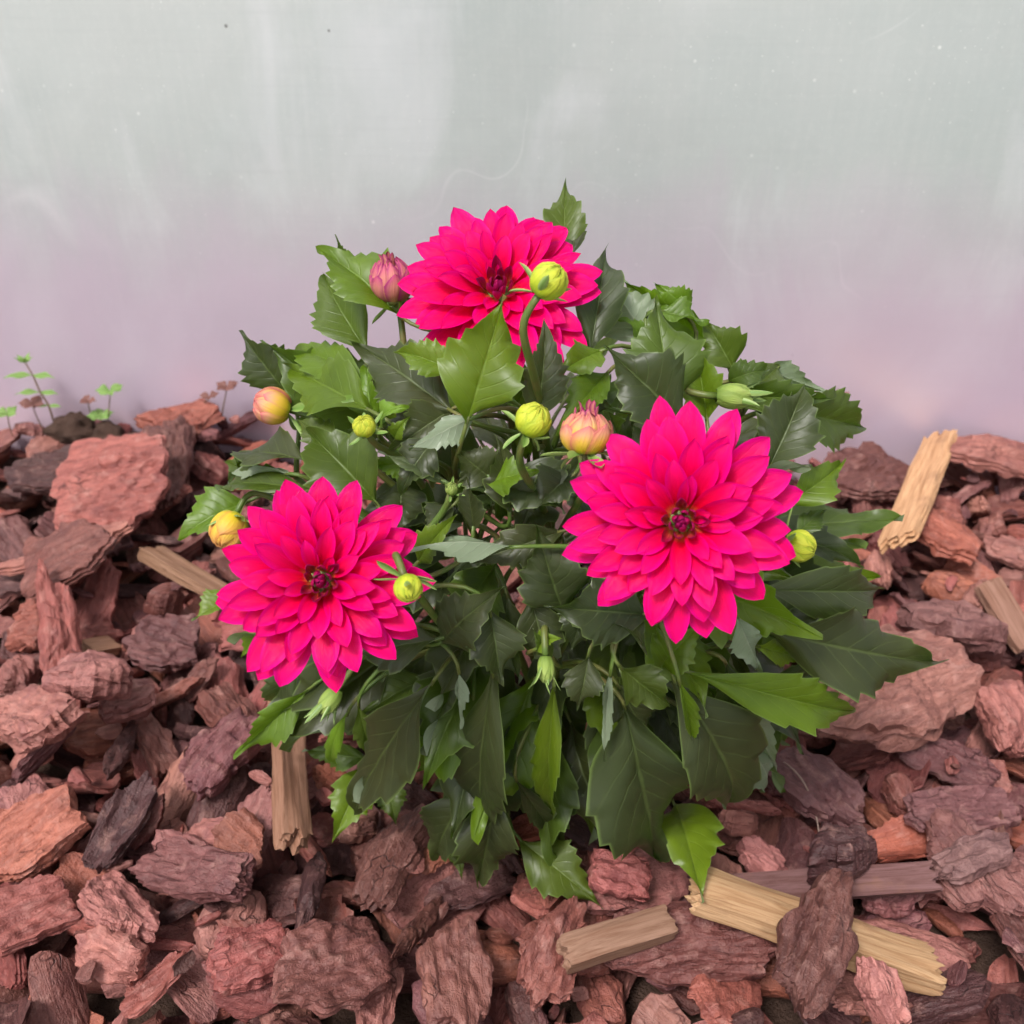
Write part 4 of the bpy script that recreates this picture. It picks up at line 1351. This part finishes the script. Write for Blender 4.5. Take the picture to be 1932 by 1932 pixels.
# --- leaves that can be told apart: base pixel, tip pixel, width, tone, lift towards the camera at base / tip (cm), options
LV = [
    ((765, 605), (596, 468), 112, 'b', -1, 1.0, {}), ((695, 668), (612, 518), 90, 'm', -3, -2, {}), ((655, 520), (632, 442), 26, 'm', -4, -4, {}),
    ((1066, 500), (1068, 342), 70, 'm', -4.5, -3, {}), ((1075, 490), (1103, 408), 34, 'd', -3, -3, {}), ((1112, 672), (1143, 468), 80, 'd', -2, -1, dict(fold=24)),
    ((1345, 650), (1162, 514), 84, 'b', -5, -4, dict(bend=60, roll=-35)), ((1228, 655), (1148, 535), 95, 's', -4, -3.5, dict(flip=True)),
    ((1240, 585), (1336, 612), 56, 'b', -3, -2, {}), ((1305, 605), (1235, 533), 62, 'b', -3.4, -2.6, {}),
    ((1264, 778), (1234, 562), 140, 'm', 0.5, 1.5, dict(fold=12)), ((1292, 800), (1138, 652), 132, 'd', 1.5, 2.6, dict(bend=15)),
    ((1335, 795), (1305, 640), 70, 'b', 0.0, 1.0, dict(fold=40)), ((1385, 700), (1330, 606), 84, 'm', -3, -3, {}),
    ((1372, 720), (1442, 702), 52, 'm', -2, -1, dict(bend=150, roll=10)), ((1438, 690), (1568, 742), 56, 's', -3, -2, dict(flip=True, bend=-60, roll=25)),
    ((1360, 748), (1570, 752), 62, 'm', -2, -1, dict(fold=35, roll=25)), ((1405, 860), (1530, 742), 105, 'd', -2, -1.5, dict(roll=30)),
    ((1480, 775), (1632, 807), 108, 'm', -3, -2, dict(roll=30)), ((1450, 885), (1519, 722), 105, 'd', -.5, 1.0, {}),
    ((1480, 955), (1589, 871), 66, 'b', -1, 0, {}), ((1425, 885), (1476, 822), 46, 'b', -2, -1, {}),
    ((880, 800), (951, 556), 140, 'b', 2.6, 6.0, dict(fold=14, bend=18)), ((1008, 800), (1027, 600), 84, 'd', 1.0, 3.0, dict(fold=30)),
    ((1142, 658), (1046, 708), 62, 'b', 0, 1.2, {}), ((1148, 700), (1050, 822), 62, 'b', -.5, .8, dict(fold=28)),
    ((855, 778), (665, 646), 122, 'd', 0, .8, dict(bend=18)), ((862, 705), (740, 664), 66, 'b', 1.0, 2.4, {}),
    ((545, 745), (451, 623), 100, 'd', -2, -.5, {}), ((700, 728), (553, 666), 70, 'b', -2, -1, {}), ((700, 775), (536, 690), 104, 'b', 0, 1.0, {}),
    ((705, 795), (692, 690), 78, 'b', -1.4, -.6, dict(fold=30)), ((720, 805), (772, 770), 46, 'y', .5, 1.5, dict(bend=110)), ((745, 830), (775, 785), 30, 'b', .5, 1.4, dict(bend=90)),
    ((585, 872), (445, 880), 76, 'd', -1, 0, dict(roll=20)), ((712, 950), (576, 812), 128, 'm', 0.3, 1.6, dict(fold=32)), ((545, 893), (430, 912), 36, 's', -1, 0, dict(flip=True, roll=30)),
    ((585, 925), (410, 925), 60, 'm', -1.4, -.3, dict(fold=30)), ((470, 945), (334, 1019), 98, 'b', -1.2, -.2, {}), ((500, 900), (420, 870), 40, 'm', -2, -1, {}),
    ((898, 785), (772, 850), 62, 's', 1.4, 3.0, dict(flip=True, bend=20)), ((858, 768), (735, 852), 80, 'd', -.4, .6, dict(fold=25)), ((845, 912), (712, 853), 52, 's', 0, 1.6, dict(roll=35)),
    ((915, 912), (1017, 888), 72, 'b', .8, 2.2, dict(fold=10)), ((975, 890), (1068, 968), 125, 'd', -1, .4, {}), ((895, 1005), (880, 890), 48, 'd', .2, 1.4, {}),
    ((860, 950), (798, 1015), 56, 'd', -.5, .5, {}), ((785, 1065), (864, 970), 56, 'b', .8, 2.2, dict(fold=30)), ((968, 1032), (748, 1043), 58, 's', .8, 3.4, dict(flip=True, fold=30, roll=25)),
    ((1065, 1000), (875, 1065), 76, 'd', -1, .2, {}), ((830, 1215), (952, 1106), 108, 'd', 0, 1.4, dict(bend=45)), ((925, 1150), (945, 1292), 92, 'd', .6, 1.6, dict(wave=1.2)),
    ((835, 1205), (645, 1238), 96, 'd', .4, 1.8, dict(bend=10)), ((818, 1285), (667, 1538), 124, 'd', .6, 1.2, dict(fold=14)), ((930, 1270), (924, 1568), 118, 'd', .8, 1.6, dict(fold=14)),
    ((866, 1260), (872, 1375), 30, 's', 0, .8, dict(flip=True, roll=40)), ((1045, 1295), (1050, 1548), 66, 'b', 1.0, 1.6, dict(fold=30, twist=60)),
    ((1152, 1265), (1140, 1438), 30, 's', 1.4, 2.4, dict(flip=True, roll=30)), ((1178, 1330), (1234, 1615), 178, 'd', .6, 1.4, dict(fold=10)),
    ((1272, 1285), (1362, 1518), 160, 'd', 1.4, 2.2, dict(fold=14)), ((1282, 1285), (1306, 1405), 32, 'b', 2.6, 3.4, dict(fold=50)),
    ((1272, 1515), (1326, 1704), 112, 'b', 0, .8, dict(fold=22)), ((1300, 1268), (1608, 1338), 92, 'b', 1.8, 2.4, dict(fold=26)),
    ((1225, 1160), (1028, 1146), 122, 'd', .8, 2.2, dict(bend=8)), ((1445, 1190), (1772, 1248), 138, 'd', .4, 1.2, dict(roll=28, fold=8)),
    ((1430, 1112), (1658, 1110), 92, 'd', -.3, .6, dict(roll=22)), ((1385, 1200), (1570, 1120), 138, 'd', -2, -1.5, {}),
    ((1245, 1262), (1332, 1178), 80, 'b', 0, 1, {}), ((1388, 1160), (1432, 1268), 56, 's', 1, 1.8, dict(flip=True)), ((1425, 1218), (1518, 1244), 48, 'y', -.4, 0, {}),
    ((1430, 1310), (1572, 1250), 64, 'd', -1, -.5, {}), ((1398, 1322), (1466, 1452), 44, 's', .4, .8, dict(flip=True, roll=30)), ((1392, 1390), (1432, 1492), 70, 's', -.8, -.4, dict(flip=True)),
    ((1380, 1420), (1400, 1500), 76, 'd', -1.8, -1.4, {}), ((1165, 1290), (1222, 1390), 84, 'd', -.5, .3, {}), ((1330, 1290), (1420, 1400), 60, 'm', 0, .8, {}),
    ((695, 1440), (626, 1592), 80, 'b', -.8, .2, dict(fold=25)), ((732, 1465), (748, 1558), 50, 'm', -1.4, -.6, {}), ((885, 1490), (828, 1618), 92, 'd', -.6, .4, {}),
    ((852, 1545), (872, 1660), 46, 'm', -1.4, -.8, {}), ((938, 1490), (902, 1660), 106, 'd', -.4, .6, {}), ((972, 1470), (1042, 1566), 40, 'd', -.4, .4, {}),
    ((975, 1580), (1138, 1714), 90, 'm', 1.6, 2.4, dict(roll=-15, bend=20, fold=15)), ((582, 1300), (440, 1428), 66, 'b', -.6, .8, dict(fold=38, roll=-20)), ((445, 1120), (362, 1172), 56, 'b', -1, -.6, {}),
    ((695, 1432), (573, 1414), 52, 'm', -1.4, -1, {}), ((655, 1345), (640, 1445), 30, 'y', -.5, 0, {}), ((675, 1330), (700, 1420), 40, 'm', -1, -.4, {}), ((878, 1380), (790, 1450), 86, 'b', -.8, .2, {}),
    ((1018, 1222), (1062, 1205), 40, 'y', 1.4, 2.2, dict(bend=120)), ((1065, 1160), (1012, 990), 120, 'd', -1.4, -.2, {}), ((1040, 1240), (1005, 1185), 30, 'm', 1, 2, {}),
    ((760, 905), (752, 1010), 90, 'd', -2, -1, {}), ((960, 760), (905, 720), 70, 'd', -1, 0, {}), ((1150, 770), (1070, 740), 60, 'd', -2, -1, {}), ((1215, 640), (1165, 600), 40, 'b', -4, -3, {}),
    ((1470, 690), (1395, 760), 50, 'm', -3, -2, {}), ((1110, 1120), (1075, 1230), 80, 'd', -1, 0, {}), ((500, 1180), (455, 1240), 36, 'b', -2, -1.5, {}),
    ((640, 840), (560, 790), 60, 'm', -1.5, -.5, {}), ((800, 870), (700, 880), 60, 'b', -1.2, -.4, {}), ((1000, 1120), (1040, 1270), 90, 'd', -1.6, -.8, {}),
    ((930, 905), (858, 848), 84, 'd', .4, 1.4, {}), ((962, 965), (938, 826), 88, 'd', 0, 1, {}), ((1085, 895), (1008, 965), 84, 'd', -.4, .8, {}), ((825, 825), (756, 935), 76, 'd', 0, .8, {}),
    ((1165, 1255), (1265, 1335), 76, 'm', 1.4, 2.2, {}), ((1110, 1235), (1088, 1335), 66, 'd', 1.2, 2.0, {}),
    ((560, 1250), (520, 1330), 60, 'd', -2, -1.5, {}), ((1500, 1010), (1560, 960), 40, 'm', -1.5, -1, {}), ((1370, 1250), (1400, 1360), 60, 'd', .2, 1, {}),
]
for i, (b, t, wpx, tone, lb, lt, kw) in enumerate(LV):
    db, dt = dome_depth(*b) - lb / 100, dome_depth(*t) - lt / 100
    B, T = clear_ground(at(b[0], b[1], db)), clear_ground(at(t[0], t[1], dt))
    mid = (B + T) / 2
    W = 1.12 * wpx * depth_of(mid) / FPX
    nrm = (CAMP - mid).normalized() * 0.8 + Vector((0, 0, .35)) + (mid - DC).normalized() * .25
    kw = dict(kw)
    rr = random.Random(i)
    kw.setdefault('roll', rr.uniform(-22, 22))
    kw.setdefault('fold', rr.uniform(10, 34))
    kw.setdefault('bend', rr.uniform(8, 62))
    kw.setdefault('wave', rr.uniform(.6, 1.9))
    kw.setdefault('twist', rr.uniform(-38, 38))
    put_leaf(B, T, W, tone, nrm, seed=100 + i, teeth=rr.choice((4, 5, 5, 6)), **kw)

# --- leaves deeper in the bush
for i in range(178):
    rr = random.Random(4000 + i)
    while True:
        d = Vector((rr.gauss(0, 1), rr.gauss(.5 if i < 36 else -.35 if i < 80 else -.9, 1), rr.gauss(0, .9))).normalized()
        if d.z > -.75:
            break
    k = rr.uniform(.5, .8) if i < 70 else rr.uniform(.84, 1.04)
    B = DC + Vector((d.x * DR.x, d.y * DR.y, d.z * DR.z)) * k * (.55 if i < 70 else .68)
    T = DC + Vector((d.x * DR.x, d.y * DR.y, d.z * DR.z)) * (k + .06) + Vector((rr.uniform(-.03, .03), rr.uniform(-.02, .02), rr.uniform(-.06, .01)))
    T = clear_ground(T)
    B.z = max(B.z, .05)
    ln = (T - B).length
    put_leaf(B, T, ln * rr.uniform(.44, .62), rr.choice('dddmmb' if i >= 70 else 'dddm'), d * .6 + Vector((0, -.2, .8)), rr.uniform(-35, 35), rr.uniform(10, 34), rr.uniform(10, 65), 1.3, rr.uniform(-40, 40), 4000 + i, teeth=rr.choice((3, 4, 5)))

# ------------------------------------------------------------------ weeds at the foot of the wall, a dry needle
def weed_leaf(p, d, up, L, W, mat, parent, seed):
    V, F, UV = leaf_geo(L, W, 14, 30, .4, 1, 0, seed, nrow=16)
    ax = d.normalized()
    n = (up - ax * up.dot(ax)).normalized()
    s = n.cross(ax)
    b = parent.location
    me = make_mesh('leaf', [p + ax * v[0] + s * v[1] + n * v[2] - b for v in V], F, mat, uv=UV)
    o = add_obj('leaf', me, parent)
    return o


def plant_root(name, p, label, cat, group=None):
    o = bpy.data.objects.new(name, None)
    COL.objects.link(o)
    o.location = p
    o.empty_display_size = .02
    tag(o, label, cat, group)
    return o


def wall_pt(px, py, off=0.03):
    r = ray(px, py)
    # plane y = WALL_Y + x*tan(yaw) - off
    k = math.tan(WALL_YAW)
    t = (WALL_Y - off) / (r.y - k * r.x)
    return CAMP + r * t


def stem_to(root, pts, r0, r1, mat):
    n = len(pts) - 1
    V, F, UV = tube(pts, [r0 + (r1 - r0) * i / n for i in range(n + 1)], 6)
    me = make_mesh('stem', [v - root.location for v in V], F, mat, uv=UV)
    return add_obj('stem', me, root)


def flat_mat(name, c1, c2):
    N = NT(name)
    tc = N.n('ShaderNodeTexCoord')
    nz = N.noise(tc.outputs['Object'], 120, 3)
    p = N.principled(N.mix(nz, c1, c2), .6, .3)
    tr = N.n('ShaderNodeBsdfTranslucent')
    tr.inputs['Color'].default_value = c2 + (1,)
    mx = N.n('ShaderNodeMixShader')
    mx.inputs[0].default_value = .25
    N.l(p, mx.inputs[1])
    N.l(tr.outputs[0], mx.inputs[2])
    return N.done(mx.outputs[0])


M_WEED = flat_mat('weed_green', (0.13, 0.25, 0.06), (0.24, 0.36, 0.1))
M_WRED = flat_mat('weed_red', (0.14, 0.06, 0.05), (0.24, 0.11, 0.09))
M_WSTEM = flat_mat('weed_stem', (0.22, 0.12, 0.1), (0.28, 0.2, 0.12))
M_MOSS = M_SOIL

# tall green weed
foot = wall_pt(104, 800, .035)
foot.z = height(foot) - .004
pts = [foot] + [wall_pt(x, y, .035) for x, y in ((92, 765), (76, 740), (62, 708), (48, 685))]
root = plant_root('weed', foot, 'thin upright green weed with paired leaves at the wall foot', 'weed')
stem_to(root, pts, .0013, .0008, M_WSTEM)
for (i, L) in ((1, .018), (2, .026), (3, .030)):
    for sgn in (-1, 1):
        weed_leaf(pts[i], Vector((sgn, -.35, .05)), Vector((0, -.3, 1)), L, L * .38, M_WEED, root, 20 + i * 2 + sgn)
for k in range(5):
    a = k * 1.26
    weed_leaf(pts[4], Vector((math.cos(a), math.sin(a) * .6, .7)), Vector((0, -.4, 1)), .013, .006, M_WEED, root, 40 + k)


def clover(px, py, fx, fy, mat, label, seed, n=3, size=.011):
    f = wall_pt(fx, fy, .03)
    f.z = height(f) - .004
    top = wall_pt(px, py, .035)
    root = plant_root('clover_sprout', f, label, 'weed')
    stem_to(root, bezier(f, f + Vector((0, -.004, .012)), top - Vector((.002, 0, .01)), top, 6), .0008, .0006, M_WSTEM)
    for k in range(n):
        a = 6.28 * k / n + seed
        weed_leaf(top, Vector((math.cos(a), math.sin(a) * .8 - .2, .12)), Vector((0, -.5, 1)), size, size * .95, mat, root, seed * 10 + k)


clover(208, 738, 196, 790, M_WEED, 'tiny green clover sprout on a thin stalk at the wall foot', 1, size=.016)
clover(166, 756, 180, 800, M_WRED, 'tiny reddish clover sprout beside the green clover', 2)
clover(62, 762, 80, 800, M_WRED, 'small reddish-brown sprout at the root of the tall weed', 3, 4, .016)
clover(428, 730, 418, 790, M_WRED, 'dark red clover sprout above the crumpled bark lump', 4, 4, .014)
clover(395, 748, 392, 790, M_WRED, 'faded brown sprout beside the dark red clover', 5, 3, .011)
clover(14, 780, 20, 805, M_WEED, 'low green seedling left of the tall weed on the mulch edge', 6, 4, .014)
clover(190, 785, 205, 815, M_WEED, 'low green and red seedling between two soil clods', 7, 5, .015)
clover(1588, 745, 1592, 830, M_WRED, 'faint red sprout behind the far right leaves', 8, 3, .010)


def clod(px, py, r_, label, seed, mat=M_MOSS):
    c = wall_pt(px, py, .045)
    c.z = height(c) + r_ * .35
    n1, n2 = 26, 16
    V, F = [], []
    for i in range(n2 + 1):
        for j in range(n1):
            a, b = math.pi * i / n2, 2 * math.pi * j / n1
            d = np.array([math.sin(a) * math.cos(b), math.sin(a) * math.sin(b), math.cos(a)])
            k = 1 + .28 * float(vnoise(*(d * 2.2 + 5), seed)) + .16 * float(vnoise(*(d * 6 + 5), seed)) + .08 * float(vnoise(*(d * 14 + 5), seed))
            V.append((d[0] * r_ * 1.25 * k, d[1] * r_ * k, d[2] * r_ * .85 * k))
    for i in range(n2):
        for j in range(n1):
            F.append((i * n1 + j, (i + 1) * n1 + j, (i + 1) * n1 + (j + 1) % n1, i * n1 + (j + 1) % n1))
    o = add_obj('soil_clod', make_mesh('soil_clod', V, F, mat))
    o.location = c
    tag(o, label, 'soil clod')


clod(238, 785, .021, 'rounded mossy brown soil clod against the wall', 1)
clod(132, 808, .020, 'dark soil clod at the foot of the tall green weed', 2)
clod(205, 820, .015, 'small dark clod lying behind the bark by the seedlings', 3)

a, b = ground_at(1488, 1392, .06), ground_at(1572, 1500, .06)
a.z, b.z = height(a) + .002, height(b) + .002
m_ = (a + b) / 2
m_.z = max(height(m_), (a.z + b.z) / 2) + .004
V, F, UV = tube(bezier(a, a + (m_ - a) * .7 + Vector((.004, 0, .004)), b + (m_ - b) * .7 + Vector((.004, 0, .004)), b, 12), [.0006] * 13, 6)
o = add_obj('dry_needle', make_mesh('dry_needle', V, F, flat_mat('dry_needle', (.3, .2, .17), (.4, .3, .25)), uv=UV))
tag(o, 'thin dry pine needle lying across the wrinkled grey-purple bark', 'needle')
